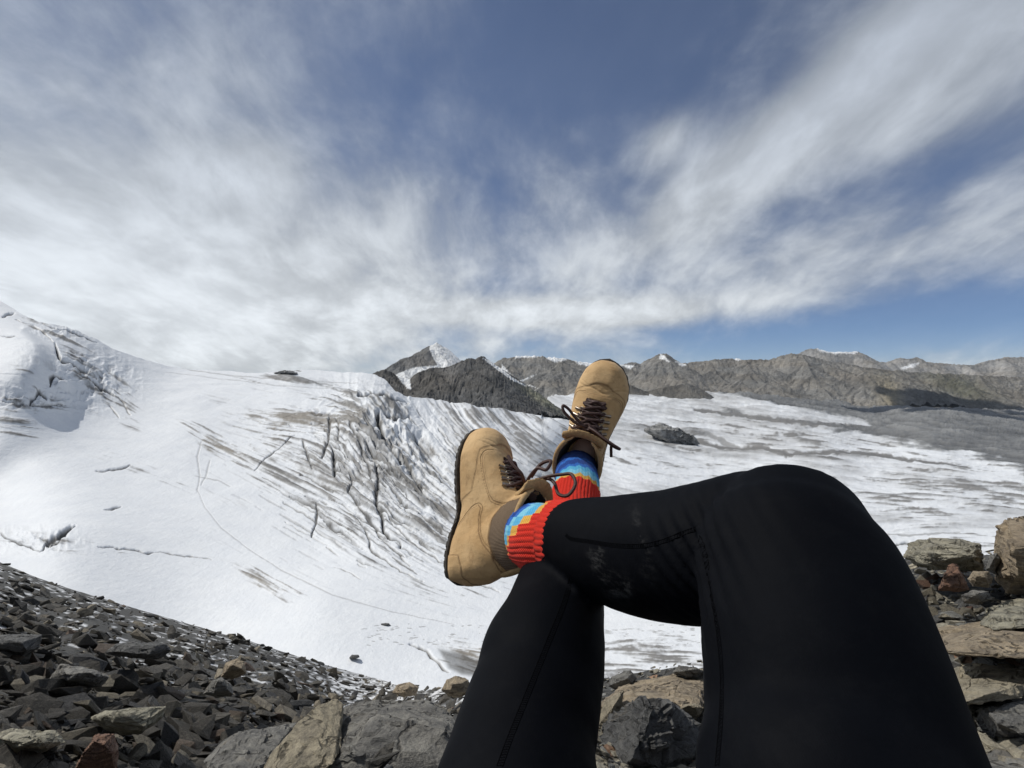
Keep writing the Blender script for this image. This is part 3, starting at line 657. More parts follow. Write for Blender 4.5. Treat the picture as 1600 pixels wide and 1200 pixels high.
me = mesh_from(np.stack([gx, gy, gz], -1).reshape(-1, 3), grid_faces(*gx.shape)[:, ::-1], 'ground', True, gcol.reshape(-1, 3))
tag(link('ground', me, M_SCREE), kind='structure')

# ------------------------------------------------------------------ rocks
def hull_rock(seed, flat=.35, long=.7, npt=16, bev=.035):
    """angular slab, longest half-axis 1"""
    r = random.Random(seed); bm = bmesh.new()
    for i in range(npt):
        a = r.uniform(0, 2*math.pi); q = r.uniform(.75, 1.0)
        bm.verts.new((math.cos(a)*q, math.sin(a)*q*long, r.choice((-1, 1))*flat*r.uniform(.75, 1.0)*(1-.35*q*r.random())))
    for i in range(3): bm.verts.new((r.uniform(-.5, .5), r.uniform(-.4, .4)*long, flat*r.uniform(.8, 1.15)))
    ret = bmesh.ops.convex_hull(bm, input=bm.verts)
    bmesh.ops.delete(bm, geom=list({e for e in ret['geom_interior']+ret['geom_unused'] if isinstance(e, bmesh.types.BMVert)}), context='VERTS')
    bmesh.ops.dissolve_limit(bm, angle_limit=math.radians(9), verts=bm.verts, edges=bm.edges)
    if bev > 0:
        bmesh.ops.bevel(bm, geom=list(bm.edges), offset=bev, segments=1, affect='EDGES', profile=.6)
        bmesh.ops.triangulate(bm, faces=bm.faces)
        bmesh.ops.subdivide_edges(bm, edges=[e for e in bm.edges if e.calc_length() > .35], cuts=1)
        bmesh.ops.triangulate(bm, faces=bm.faces)
        for v in bm.verts:
            p = v.co; d = mnoise(Vector((p.x*2.5+seed, p.y*2.5, p.z*7)))*.035+mnoise(Vector((p.x*6+seed, p.y*6, p.z*14)))*.03
            v.co += p.normalized()*d
    else: bmesh.ops.triangulate(bm, faces=bm.faces)
    bm.normal_update()
    me = bpy.data.meshes.new('rock'); bm.to_mesh(me); bm.free()
    return me
VAR = [hull_rock(100+i, [.11, .2, .36, .16, .1, .42][i % 6], [.6, .75, .85, .45][i % 4], 9+i % 5, .012) for i in range(24)]
LOW = []
for i in range(10):
    m_ = hull_rock(300+i, [.10, .18, .32][i % 3], [.5, .8][i % 2], 13, 0)
    fa = np.array([list(p.vertices) for p in m_.polygons]); LOW.append((coords(m_).copy(), fa)); bpy.data.meshes.remove(m_)

HERO = []
def hero(name, label, outline, d, thick, mat, seed, top=0.0, right=0.0, cuts=3, rough=.05, strata=.5, group=None, bulge=.3, cat='rock', skew=(0, 0)):
    """rock from its outline: every outline point gets a depth of its own; a body behind gives it thickness"""
    us = [p[0] for p in outline]; vs = [p[1] for p in outline]
    uc, vc = sum(us)/len(us), sum(vs)/len(vs); su = max(us)-min(us); sv = max(vs)-min(vs)
    r = random.Random(seed); bm = bmesh.new()
    def dd(u, v): return d*(1+top*(vc-v)/sv+right*(u-uc)/su)
    for (u, v) in outline:
        e = dd(u, v)
        bm.verts.new(P(u, v, e*(1+thick*.25/d)))
        bm.verts.new(P(uc+(u-uc)*.93+skew[0]*su, vc+(v-vc)*.93+skew[1]*sv, e+thick))
    for k in range(7):
        a = 2*math.pi*k/7+r.uniform(-.3, .3); q = r.uniform(.35, .75)
        u = uc+math.cos(a)*su*.5*q; v = vc+math.sin(a)*sv*.5*q
        bm.verts.new(P(u, v, dd(u, v)-thick*bulge*r.uniform(.1, 1)))
    ret = bmesh.ops.convex_hull(bm, input=bm.verts)
    bmesh.ops.delete(bm, geom=list({e for e in ret['geom_interior']+ret['geom_unused'] if isinstance(e, bmesh.types.BMVert)}), context='VERTS')
    size = su/F*d
    bmesh.ops.bevel(bm, geom=list(bm.edges), offset=size*.006, segments=1, affect='EDGES')
    bmesh.ops.triangulate(bm, faces=bm.faces)
    for _ in range(cuts+1):
        bmesh.ops.subdivide_edges(bm, edges=[e for e in bm.edges if e.calc_length() > size*.028], cuts=1)
        bmesh.ops.triangulate(bm, faces=bm.faces)
    bm.normal_update()
    tilt = Vector((r.uniform(-.5, .5), r.uniform(-.3, .3), 1)).normalized()
    disp = []
    for v in bm.verts:
        p = v.co/size; s_ = p.dot(tilt)
        n = mnoise(p*2.3+Vector((seed, 0, 0)))*.5+mnoise(p*5.5+Vector((0, seed, 0)))*.55+abs(mnoise(p*11+Vector((0, seed, 3))))*.35+mnoise(p*24)*.14
        q_ = (mnoise(Vector((s_*9, p.x*1.2, seed)))+.5*mnoise(Vector((s_*21, p.x*2, seed))))*5; st = (math.floor(q_)+max(0, (q_-math.floor(q_))*5-4))/5*strata*1.5
        cp = Vector((p.x*3.4+.5*mnoise(p*4), p.y*3.4+.5*mnoise(p*4+Vector((9, 0, 0))), s_*9))+Vector((seed*3.1, 0, 0))
        disp.append(v.normal*(n+st+.75*(mcell(cp)-.5)+.35*(mcell(cp*2.3)-.5))*rough*size*.5)
    c = Vector((0, 0, 0))
    for v, q in zip(bm.verts, disp): v.co += q; c += v.co
    c /= len(bm.verts)
    c.z = min(v.co.z for v in bm.verts)
    for v in bm.verts: v.co -= c
    me = bpy.data.meshes.new('rock'); bm.to_mesh(me); bm.free()
    for p in me.polygons: p.use_smooth = False
    o = link(name, me, mat); o.location = c; tag(o, label, cat, group); HERO.append((outline, o)); return o

# big foreground boulders, bottom centre
hero('boulder', 'dark grey layered boulder between left thigh and talus, largest rock at bottom centre', [(462, 1225), (478, 1150), (520, 1112), (548, 1098), (610, 1096), (672, 1096), (712, 1112), (735, 1160), (730, 1240)], 1.42, .5, M_GREY, 1, top=.30, rough=.05, strata=.9, bulge=.2, cat='boulder')
hero('rock_slab', 'pale tan leaning slab on the left side of the big dark boulder', [(395, 1240), (420, 1180), (480, 1130), (525, 1090), (536, 1100), (520, 1135), (500, 1180), (478, 1240)], 1.34, .14, M_TAN, 2, top=.25, rough=.035, strata=.8)
hero('rock_slab', 'flat greyish slab tilted towards the valley left of the pale leaning slab', [(318, 1190), (345, 1160), (400, 1142), (465, 1128), (440, 1165), (400, 1200), (330, 1235)], 1.75, .2, M_GREY, 3, top=.3, rough=.04)
hero('rock', 'craggy boulder between the two legs, their shadow painted into its dark colour', [(930, 1240), (938, 1132), (958, 1128), (985, 1098), (1012, 1094), (1040, 1096), (1062, 1112), (1098, 1135), (1110, 1240)], 1.0, .25, M_DARK, 4, top=.12, rough=.11, strata=.3, cat='boulder')  # shadow of the legs on tan rock put into a dark material
hero('rock_slab', 'broad brown rusty slab behind the craggy boulder between the legs', [(930, 1110), (965, 1072), (1000, 1062), (1060, 1052), (1110, 1062), (1112, 1105), (1040, 1112), (980, 1118)], 1.45, .35, M_BROWN, 5, top=.35, rough=.05)
hero('rock', 'small grey block with a square top poking above the brown slab', [(950, 1072), (955, 1058), (985, 1046), (996, 1060), (985, 1074), (965, 1080)], 1.75, .12, M_GREY, 6, rough=.04)
hero('rock', 'small tan stone at the right edge of the gap between the legs', [(1058, 1110), (1070, 1100), (1088, 1098), (1100, 1106), (1092, 1120), (1070, 1124)], 1.15, .07, M_TAN, 7)
hero('rock_slab', 'pale yellowish slab leaning beside the left thigh below the snow', [(925, 1250), (928, 1140), (945, 1095), (975, 1078), (968, 1110), (950, 1150), (945, 1250)], 1.25, .12, M_TAN, 8, rough=.04)
hero('rock', 'grey stone standing on the ridge line beside the right thigh', [(1052, 1050), (1060, 1040), (1084, 1042), (1105, 1052), (1105, 1068), (1070, 1064)], 1.7, .15, M_GREY, 9)
hero('rock', 'rounded brown rock at the foot of the snow just left of the left knee', [(690, 1078), (698, 1062), (712, 1056), (732, 1062), (738, 1080), (720, 1090), (700, 1088)], 3.0, .2, M_BROWN, 10)
# right hand side ledge
hero('rock_slab', 'long layered olive grey slab at the back of the ledge right of the knee', [(1412, 868), (1420, 852), (1450, 840), (1500, 842), (1530, 852), (1540, 872), (1535, 892), (1480, 888), (1435, 884)], 2.3, .5, M_OLIVE, 20, top=.12, rough=.055, strata=1.2)
hero('boulder', 'tall brown speckled boulder cut by the right edge of the photo', [(1556, 822), (1575, 810), (1600, 806), (1680, 800), (1700, 880), (1660, 930), (1600, 922), (1574, 926), (1556, 905), (1562, 870)], 1.95, .5, M_BROWN, 21, rough=.06, strata=.3, cat='boulder')
hero('rock', 'rust red triangular stone in front of the long olive slab', [(1466, 922), (1475, 900), (1483, 882), (1494, 880), (1504, 898), (1516, 922), (1498, 926), (1480, 920)], 1.8, .12, M_RUST, 22, rough=.05)
hero('rock_slab', 'wide tan slab across the ledge right of the thigh', [(1462, 985), (1500, 975), (1560, 970), (1640, 962), (1700, 990), (1690, 1030), (1600, 1028), (1540, 1022), (1480, 1020)], 1.30, .35, M_BROWN, 23, top=.5, rough=.035, strata=.5)
hero('rock_slab', 'grey green rounded slab above the wide tan slab at the right edge', [(1530, 975), (1545, 950), (1580, 936), (1640, 932), (1700, 950), (1690, 985), (1600, 982), (1550, 984)], 1.55, .3, M_OLIVE, 24, top=.4, rough=.04)
hero('boulder', 'dark grey boulder with white speckles low at the right edge', [(1526, 1130), (1535, 1100), (1560, 1086), (1610, 1080), (1680, 1088), (1690, 1150), (1600, 1160), (1550, 1158)], 1.02, .3, M_GREY, 25, top=.2, rough=.05, strata=.4, cat='boulder')
hero('rock_slab', 'smooth grey slab at the bottom right corner of the photo', [(1500, 1260), (1515, 1180), (1540, 1150), (1600, 1152), (1700, 1150), (1710, 1260)], .92, .2, M_GREY, 26, top=.45, rough=.025)
hero('rock_slab', 'pale flat slab with a dark crack above it beside the thigh', [(1482, 1072), (1500, 1030), (1560, 1022), (1620, 1026), (1650, 1062), (1600, 1090), (1540, 1096), (1500, 1100)], 1.2, .25, M_TAN, 27, top=.5, rough=.035)
hero('rock', 'small pale grey flat stone under the rust red stone', [(1500, 930), (1520, 922), (1545, 924), (1550, 936), (1530, 946), (1506, 942)], 1.62, .1, M_GREY, 28)
hero('rock', 'square brown stone between the rust red stone and the tall boulder', [(1512, 905), (1520, 892), (1545, 892), (1552, 905), (1545, 918), (1520, 916)], 1.9, .14, M_BROWN, 29)
hero('rock', 'grey angular stone wedged against the tall brown boulder', [(1540, 890), (1546, 868), (1560, 862), (1568, 882), (1560, 900)], 2.05, .14, M_GREY, 30)
hero('rock', 'round grey stone pressed against the outer side of the right thigh', [(1480, 1130), (1490, 1108), (1515, 1098), (1535, 1112), (1532, 1140), (1500, 1150)], 1.08, .12, M_OLIVE, 31)
# talus: the ones that stand out
hero('rock_slab', 'broad flat dark slab on the left part of the talus slope', [(165, 1020), (180, 1006), (215, 1002), (262, 1006), (268, 1016), (250, 1030), (205, 1028)], 6.2, .5, M_DARK, 41, rough=.04)
hero('rock_slab', 'large flat slab touching the left edge of the photo', [(-40, 1010), (0, 992), (40, 990), (66, 992), (62, 1012), (30, 1030), (-30, 1034)], 6.0, .6, M_DARK, 42, rough=.04)
hero('rock_slab', 'flat olive grey slab with a light upper face in the lower left of the talus', [(142, 1122), (165, 1112), (215, 1106), (260, 1104), (256, 1120), (222, 1146), (190, 1150), (160, 1138)], 3.7, .4, M_OLIVE, 43, rough=.04, strata=1)
hero('rock', 'upright brown pointed rock standing on the middle of the talus', [(345, 1058), (352, 1036), (370, 1028), (382, 1034), (385, 1052), (362, 1062)], 5.6, .4, M_BROWN, 44, rough=.05)
hero('rock', 'dark rusty red rock at the bottom edge left of the flat greyish slab', [(112, 1215), (128, 1180), (150, 1148), (178, 1146), (186, 1172), (180, 1215)], 2.9, .3, M_RUST, 45, rough=.06)
hero('rock', 'grey dome shaped rock with a light face above the centre of the talus', [(318, 1084), (330, 1064), (345, 1058), (360, 1068), (366, 1086), (340, 1090)], 4.9, .35, M_GREY, 46)
hero('rock_slab', 'long dark slab in the middle of the talus below the snow edge', [(78, 1060), (92, 1036), (150, 1046), (170, 1058), (160, 1074), (110, 1072)], 5.0, .4, M_GREY, 47, rough=.04)
hero('rock_slab', 'grey flat slab near the bottom of the talus with a light top', [(-20, 1150), (20, 1138), (90, 1142), (105, 1160), (60, 1180), (-10, 1184)], 3.1, .35, M_OLIVE, 48, rough=.04)
hero('rock', 'small dark stone lying alone on the lower snow', [(590, 978), (596, 974), (608, 974), (611, 977), (602, 980)], 246, 3, M_DARK, 49)
hero('rock', 'small dark stone on the snow just above the talus edge', [(545, 1028), (550, 1023), (560, 1023), (562, 1027), (554, 1030)], 208, 2.5, M_DARK, 50)
hero('rock', 'grey dust coated stone on the talus crest next to the snow tongue', [(612, 1082), (620, 1070), (640, 1066), (655, 1074), (650, 1086), (630, 1090)], 5.5, .4, M_BROWN, 52)

hero('rock_outcrop', 'long dark rock island in the middle of the far glacier, right of the boots', [(1008, 672), (1018, 664), (1034, 662), (1042, 667), (1050, 668), (1060, 672), (1070, 680), (1086, 691), (1099, 703), (1084, 702), (1056, 693), (1030, 685)], 1650, 220, M_OUTC, 61, rough=.09, strata=.3, cuts=4, bulge=.03)
hero('rock_outcrop', 'small dark rock cap on the snow skyline left of the pointed peaks', [(428, 584), (438, 580.5), (446, 579), (456, 579.5), (464, 582.5), (465, 584.5), (446, 585)], 935, 30, M_OUTC, 62, rough=.09, strata=.3, bulge=.1)
def in_hero(u, v):
    for ol, _ in HERO:
        us = [p[0] for p in ol]; vs = [p[1] for p in ol]
        if min(us)+4 < u < max(us)-4 and min(vs)+3 < v < max(vs)-3: return True
    return False
rr_ = random.Random(11)
def slope_up(u, v):
    d0 = float(ground_depth(u, v)[0]); p0 = P(u, v, d0)
    p1 = P(u+4, v, float(ground_depth(u+4, v)[0])); p2 = P(u, v+4, float(ground_depth(u, v+4)[0]))
    n = (p1-p0).cross(p2-p0); n.normalize()
    return p0, (n if n.z > 0 else -n), d0
cand = []
def scatter(n, ulo, uhi, vmax, pxlo, pxhi, cond, group, power=1.6):
    k = 0
    while k < n:
        u = rr_.uniform(ulo, uhi); e = float(interp(GE, np.array([u]))[0]); v = e+(vmax-e)*rr_.random()
        if v > vmax or not cond(u, v): continue
        k += 1
        grow = (.34 if group == 0 else .45)+.9*min(1, (v-e)/160)
        s = (pxlo+(pxhi-pxlo)*rr_.random()**power*1.0)*grow
        cand.append((s, u, v, group))
scatter(5600, -140, 740, 1250, 8, 60, lambda u, v: u < 700 or v < 1120, 0, 4.2)
scatter(950, 900, 1120, 1230, 8, 26, lambda u, v: True, 1, 2.0)
scatter(1300, 1390, 1720, 1260, 7, 40, lambda u, v: u > 1395+(v-860)*.30, 2, 2.2)
cand.sort(key=lambda c: -c[0])
LBL = {0: 'loose slate fragments on the talus slope', 1: 'small stones between the legs', 2: 'broken stones on the right ledge'}
quota = {0: 190, 1: 8, 2: 62}
SV, SF, SC = [], [], []; base_i = 0; LABEL = []
from mathutils import Euler
def tone(grp):
    q = rr_.random(); k = rr_.uniform(.75, 1.3)
    if grp == 0: c = (.064, .058, .048) if q < .66 else (.17, .148, .112) if q < .84 else (.045, .044, .043) if q < .985 else (.12, .085, .062)  # paler tan share of the talus imitates sunlit stone tops
    else: c = (.27, .25, .20) if q < .45 else (.19, .19, .18) if q < .75 else (.33, .30, .23) if q < .94 else (.26, .16, .10)
    return [x*k for x in c]
VM = {}
for (s, u, v, grp) in cand:
    p0, n, d0 = slope_up(u, v); size = s/F*d0*.62
    flatq = n.to_track_quat('Z', 'Y'); jig = Euler((rr_.gauss(0, .34), rr_.gauss(0, .34), rr_.uniform(0, 6.28))).to_quaternion()
    inside_frame = -5 < u < 1605 and v < 1205 and not in_hero(u, v) and not (700 < u < 935 and v > 1090)
    if s > 9 and quota[grp] > 0 and inside_frame:
        quota[grp] -= 1
        q = rr_.random(); ti = 0
        while q > TONE[grp][ti][2] and ti < len(TONE[grp])-1: q -= TONE[grp][ti][2]; ti += 1
        vi = rr_.randrange(len(VAR)); key = (vi, TONE[grp][ti][1].name)
        if key not in VM:
            mm = VAR[vi].copy(); mm.materials.append(TONE[grp][ti][1]); VM[key] = mm
        o = bpy.data.objects.new('rock', VM[key]); COL.objects.link(o)
        o.rotation_mode = 'QUATERNION'; o.rotation_quaternion = flatq @ jig
        o.location = p0+n*size*.10; o.scale = (size*rr_.uniform(.85, 1.1), size*rr_.uniform(.85, 1.1), size*rr_.uniform(.8, 1.25))
        tag(o, None, 'rock', LBL[grp]); LABEL.append((o, grp, u, v, s, TONE[grp][ti][0], 'flat' if vi % 6 in (0, 3, 4) else 'blocky' if vi % 6 in (2, 5) else 'angular'))
    else:
        Vl, Fl = LOW[rr_.randrange(10)]
        R = np.array((flatq @ jig).to_matrix()); q = (Vl*size*np.array([1, 1, rr_.uniform(.7, 1.3)])) @ R.T+np.array(p0+n*size*.08)
        SV.append(q); SF.append(Fl+base_i); base_i += len(Vl); SC.append(np.repeat([tone(grp)], len(Vl), 0))
# words that single each loose rock out: colour, shape, side of the nearest landmark rock, and rank in distance from it
MARKS = {0: [('big dark layered boulder', 560, 1110), ('pale leaning slab', 470, 1170), ('flat slab beside the leaning slab', 400, 1170), ('broad dark slab', 215, 1016), ('slab touching the left edge', 25, 1012),
             ('light topped olive slab', 200, 1126), ('upright brown pointed rock', 366, 1045), ('rusty red rock', 155, 1180), ('grey dome shaped rock', 342, 1076), ('long dark mid-slope slab', 125, 1058),
             ('bottom left slab', 45, 1160), ('dusty stone on the crest', 633, 1078), ('left end of the talus crest', 40, 905), ('middle of the talus crest', 300, 985)],
         1: [('craggy boulder', 1010, 1160), ('broad brown slab', 1030, 1085)],
         2: [('long olive slab', 1475, 865), ('tall brown boulder', 1590, 870), ('rust red stone', 1490, 905), ('wide tan slab', 1540, 1000), ('grey green slab', 1570, 955), ('white speckled boulder', 1580, 1120), ('smooth corner slab', 1570, 1180), ('pale cracked slab', 1550, 1060)]}
rank = {}; ORD = ['nearest', 'second nearest', 'third nearest', 'fourth nearest', 'fifth nearest', 'sixth nearest', 'seventh nearest', 'eighth nearest', 'ninth nearest', 'tenth nearest', 'eleventh nearest', 'twelfth nearest']
for (o, grp, u, v, s_, tn, shp) in LABEL:
    m_ = min(MARKS[grp], key=lambda q: math.hypot(u-q[1], v-q[2])); dx, dy = u-m_[1], v-m_[2]
    side = ('right of' if dx > 0 else 'left of') if abs(dx) > abs(dy)*1.3 else ('below' if dy > 0 else 'above')
    rank.setdefault((grp, m_[0], side, tn, shp), []).append((math.hypot(dx, dy), o))
for (grp, mk, side, tn, shp), L_ in rank.items():
    L_.sort(key=lambda q: q[0])
    for i, (_, o) in enumerate(L_):
        o['label'] = '%s %s %s %s the %s%s' % (tn, shp, 'fragment' if grp == 0 else 'stone', side, mk, '' if len(L_) == 1 else ', '+ORD[min(i, 11)])
me = mesh_from(np.vstack(SV), np.vstack(SF), 'scree', False, np.vstack(SC))
tag(link('scree', me, M_SCREE), kind='stuff')
# ------------------------------------------------------------------ cloth and leather
def lycra_mat():
    m, g, b = new_mat('black leggings'); tc = g.new('ShaderNodeTexCoord'); o = tc.outputs['Object']
    at = g.new('ShaderNodeAttribute', attribute_name='Dust')
    n = g.noise(o, 9, 6, .6); n2 = g.noise(o, 160, 4, .75); sc = g.noise(g.mapping(o, scale=(1, 1, 2.0), rot=(0, .9, .3)), 24, 9, .78, .25)
    dust = g.m('MULTIPLY', at.outputs['Fac'], g.m('ADD', g.m('MULTIPLY', g.ramp(sc, .47, .68), .9), g.m('MULTIPLY', g.ramp(n2, .55, .7), .25)))
    speck = g.m('MULTIPLY', g.ramp(g.noise(o, 55, 8, .8), .72, .78), .03)
    c = g.mix(g.m('ADD', g.m('MULTIPLY', dust, .28), speck), g.mix(g.ramp(n, .3, .7), (.0012, .0016, .0030, 1), (.0019, .0025, .0042, 1)), (.27, .265, .255, 1))
    g.l.new(c, b.inputs['Base Color']); b.inputs['Roughness'].default_value = .72
    b.inputs['Specular IOR Level'].default_value = .06
    b.inputs['Sheen Weight'].default_value = .0; b.inputs['Sheen Roughness'].default_value = .4
    w = g.new('ShaderNodeTexWave', wave_type='BANDS'); g.l.new(o, w.inputs[0]); w.inputs['Scale'].default_value = 260
    g.l.new(g.bump(g.m('ADD', g.m('MULTIPLY', w.outputs[1], .12), n2), .18, .001), b.inputs['Normal'])
    return m
M_LEG = lycra_mat()
def simple(name, col, rough=.7, nscale=60, namp=.25, bump=.3, bdist=.001, spec=.3, metal=0.0):
    m, g, b = new_mat(name); tc = g.new('ShaderNodeTexCoord'); o = tc.outputs['Object']
    n = g.noise(o, nscale, 6, .65)
    lo = tuple(c*(1-namp) for c in col)+(1,); hi = tuple(min(1, c*(1+namp)) for c in col)+(1,)
    g.l.new(g.mix(g.ramp(n, .35, .65), lo, hi), b.inputs['Base Color']); b.inputs['Roughness'].default_value = rough
    b.inputs['Specular IOR Level'].default_value = spec; b.inputs['Metallic'].default_value = metal
    g.l.new(g.bump(n, bump, bdist), b.inputs['Normal']); return m
M_SKIN = simple('skin', (.55, .36, .27), .55, 30, .08, .1)
M_SEAM = simple('seam thread', (.0034, .0036, .0044), .95, 300, .3, .2, .001, .02)
M_JACKET = simple('jacket', (.03, .05, .09), .7)
M_SOLE = simple('black rubber', (.075, .066, .055), .8, 80, .35, .4)
M_LINING = simple('boot lining', (.035, .03, .026), .9, 300, .3, .6)
M_METAL = simple('dark metal', (.34, .28, .22), .35, 80, .3, .2, .0005, .5, .9)
M_STITCH = simple('stitching', (.30, .19, .085), .8, 200, .2, .2)
M_PAD = simple('tongue padding', (.40, .26, .12), .75, 220, .14, .5)
def lace_mat():
    m, g, b = new_mat('maroon lace'); at = g.new('ShaderNodeAttribute', attribute_name='Col')
    sp = g.new('ShaderNodeSeparateColor'); g.l.new(at.outputs['Color'], sp.inputs[0])
    x, y = sp.outputs[0], sp.outputs[1]        # along the cord (m * 100), around it (turns)
    a = g.m('SINE', g.m('ADD', g.m('MULTIPLY', x, 16.0), g.m('MULTIPLY', y, 18.85)))
    c_ = g.m('SINE', g.m('SUBTRACT', g.m('MULTIPLY', x, 16.0), g.m('MULTIPLY', y, 18.85)))
    w = g.m('MULTIPLY', a, c_)
    g.l.new(g.mix(g.ramp(w, .1, .6), (.040, .014, .012, 1), (.105, .05, .032, 1)), b.inputs['Base Color'])
    b.inputs['Roughness'].default_value = .6; g.l.new(g.bump(w, .6, .0006), b.inputs['Normal']); return m
M_LACE = lace_mat()
def nubuck_mat():
    m, g, b = new_mat('tan nubuck'); tc = g.new('ShaderNodeTexCoord'); o = tc.outputs['Object']
    at = g.new('ShaderNodeAttribute', attribute_name='Col')      # R groove, G fabric, B tongue
    sp = g.new('ShaderNodeSeparateColor'); g.l.new(at.outputs['Color'], sp.inputs[0])
    big = g.noise(o, 16, 6, .6, .3); mid = g.noise(g.mapping(o, scale=(1, 1, 2)), 60, 8, .72, .6); fin = g.noise(o, 420, 4, .7)
    c = g.mix(g.ramp(big, .32, .68), (.46, .285, .125, 1), (.61, .41, .205, 1))
    c = g.mix(g.m('MULTIPLY', g.ramp(mid, .50, .70), .55), c, (.30, .175, .075, 1))
    stain = g.ramp(g.noise(g.mapping(o, loc=(2, 5, 1)), 34, 8, .78, .4), .60, .72)
    c = g.mix(g.m('MULTIPLY', stain, .75), c, (.15, .095, .05, 1))
    c = g.mix(g.m('MULTIPLY', g.ramp(fin, .45, .75), .15), c, (.62, .44, .25, 1))
    sep_ = g.new('ShaderNodeSeparateXYZ'); g.l.new(o, sep_.inputs[0])
    mesh_ = g.m('MULTIPLY', g.m('SINE', g.m('MULTIPLY', g.m('ADD', sep_.outputs[0], g.m('ADD', sep_.outputs[1], sep_.outputs[2])), 1900.0)), g.m('SINE', g.m('MULTIPLY', g.m('SUBTRACT', sep_.outputs[0], g.m('ADD', sep_.outputs[1], sep_.outputs[2])), 1900.0)))
    fab = g.mix(g.ramp(mesh_, -.2, .5), (.115, .075, .045, 1), (.235, .165, .10, 1))
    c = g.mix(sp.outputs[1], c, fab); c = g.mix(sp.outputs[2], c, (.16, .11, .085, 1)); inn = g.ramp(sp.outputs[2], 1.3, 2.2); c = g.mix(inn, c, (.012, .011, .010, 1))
    c = g.mix(g.m('MULTIPLY', sp.outputs[0], .80), c, (.12, .065, .028, 1))
    g.l.new(c, b.inputs['Base Color']); b.inputs['Roughness'].default_value = .82; b.inputs['Specular IOR Level'].default_value = .25
    b.inputs['Sheen Weight'].default_value = .08
    crease = g.noise(g.mapping(o, scale=(2.6, .5, 1)), 40, 6, .7, .8)
    h = g.m('ADD', g.m('ADD', g.m('MULTIPLY', crease, .55), g.m('MULTIPLY', mid, .5)), g.m('ADD', g.m('MULTIPLY', fin, .18), g.m('MULTIPLY', g.m('MULTIPLY', mesh_, sp.outputs[1]), .3)))
    g.l.new(g.bump(h, .6, .0025), b.inputs['Normal']); return m
M_BOOT = nubuck_mat()
def knit_mat():
    m, g, b = new_mat('knitted wool'); at = g.new('ShaderNodeAttribute', attribute_name='Col')
    tc = g.new('ShaderNodeTexCoord'); uv = tc.outputs['UV']
    sp = g.new('ShaderNodeSeparateXYZ'); g.l.new(uv, sp.inputs[0])
    k = g.m('MULTIPLY', g.m('SINE', g.m('MULTIPLY', sp.outputs[0], 6.2832*96)), g.m('SINE', g.m('MULTIPLY', sp.outputs[1], 6.2832*60)))
    n = g.noise(tc.outputs['Object'], 500, 4, .7)
    c = g.mul(1.0, at.outputs['Color'], g.mix(g.ramp(g.m('ADD', k, g.m('MULTIPLY', n, .8)), -.5, .8), (.72, .72, .72, 1), (1.1, 1.1, 1.1, 1)))
    g.l.new(c, b.inputs['Base Color']); b.inputs['Roughness'].default_value = .9; b.inputs['Specular IOR Level'].default_value = .15
    b.inputs['Sheen Weight'].default_value = .1
    g.l.new(g.bump(g.m('ADD', k, n), .5, .0012), b.inputs['Normal']); return m
M_KNIT = knit_mat()

# ------------------------------------------------------------------ tubes and lofts
def catmull(pts, n):
    p = np.array(pts, float); p = np.vstack([2*p[0]-p[1], p, 2*p[-1]-p[-2]]); out = []
    m = len(p)-3
    for k in range(m*n+1):
        s = k/n; i = min(int(s), m-1); t = s-i; a, b, c, d = p[i], p[i+1], p[i+2], p[i+3]
        out.append(.5*((2*b)+(-a+c)*t+(2*a-5*b+4*c-d)*t*t+(-a+3*b-3*c+d)*t**3))
    return np.array(out)
def frames(C):
    T = np.gradient(C, axis=0); T /= np.linalg.norm(T, axis=1)[:, None]+1e-12
    a = np.array([0, 0, 1.0]) if abs(T[0][2]) < .9 else np.array([1.0, 0, 0]); N = []
    n = np.cross(T[0], a); n /= np.linalg.norm(n)
    for t in T:
        n = n-t*np.dot(n, t); n /= np.linalg.norm(n)+1e-12; N.append(n)
    N = np.array(N); return T, N, np.cross(T, N)
def tube_arrays(C, R, nseg=24, cap=True):
    T, N, B = frames(C); R = np.broadcast_to(R, (len(C),))
    if cap:
        Cs = [C[0]-T[0]*R[0]*x for x in (.98, .8, .45)]+list(C)+[C[-1]+T[-1]*R[-1]*x for x in (.45, .8, .98)]
        k = (.2, .6, .89); Rs = [R[0]*q for q in k]+list(R)+[R[-1]*q for q in k[::-1]]
        N = np.vstack([N[:1]]*3+[N]+[N[-1:]]*3); B = np.vstack([B[:1]]*3+[B]+[B[-1:]]*3); C = np.array(Cs); R = np.array(Rs)
    th = np.linspace(0, 2*math.pi, nseg, endpoint=False)
    V = C[:, None]+R[:, None, None]*(np.cos(th)[None, :, None]*N[:, None]+np.sin(th)[None, :, None]*B[:, None])
    n = len(C); i = np.arange(n-1)[:, None]*nseg; j = np.arange(nseg)[None]; j2 = (j+1) % nseg
    Fq = np.stack([i+j, i+nseg+j, i+nseg+j2, i+j2], -1).reshape(-1, 4)
    V = V.reshape(-1, 3)
    caps = []
    if cap:
        a = len(V); V = np.vstack([V, C[0], C[-1]])
        jj = np.arange(nseg); j2 = (jj+1) % nseg
        caps = np.vstack([np.stack([np.full(nseg, a), jj, j2, j2], -1), np.stack([np.full(nseg, a+1), (n-1)*nseg+j2, (n-1)*nseg+jj, (n-1)*nseg+jj], -1)])
    return V, Fq, caps
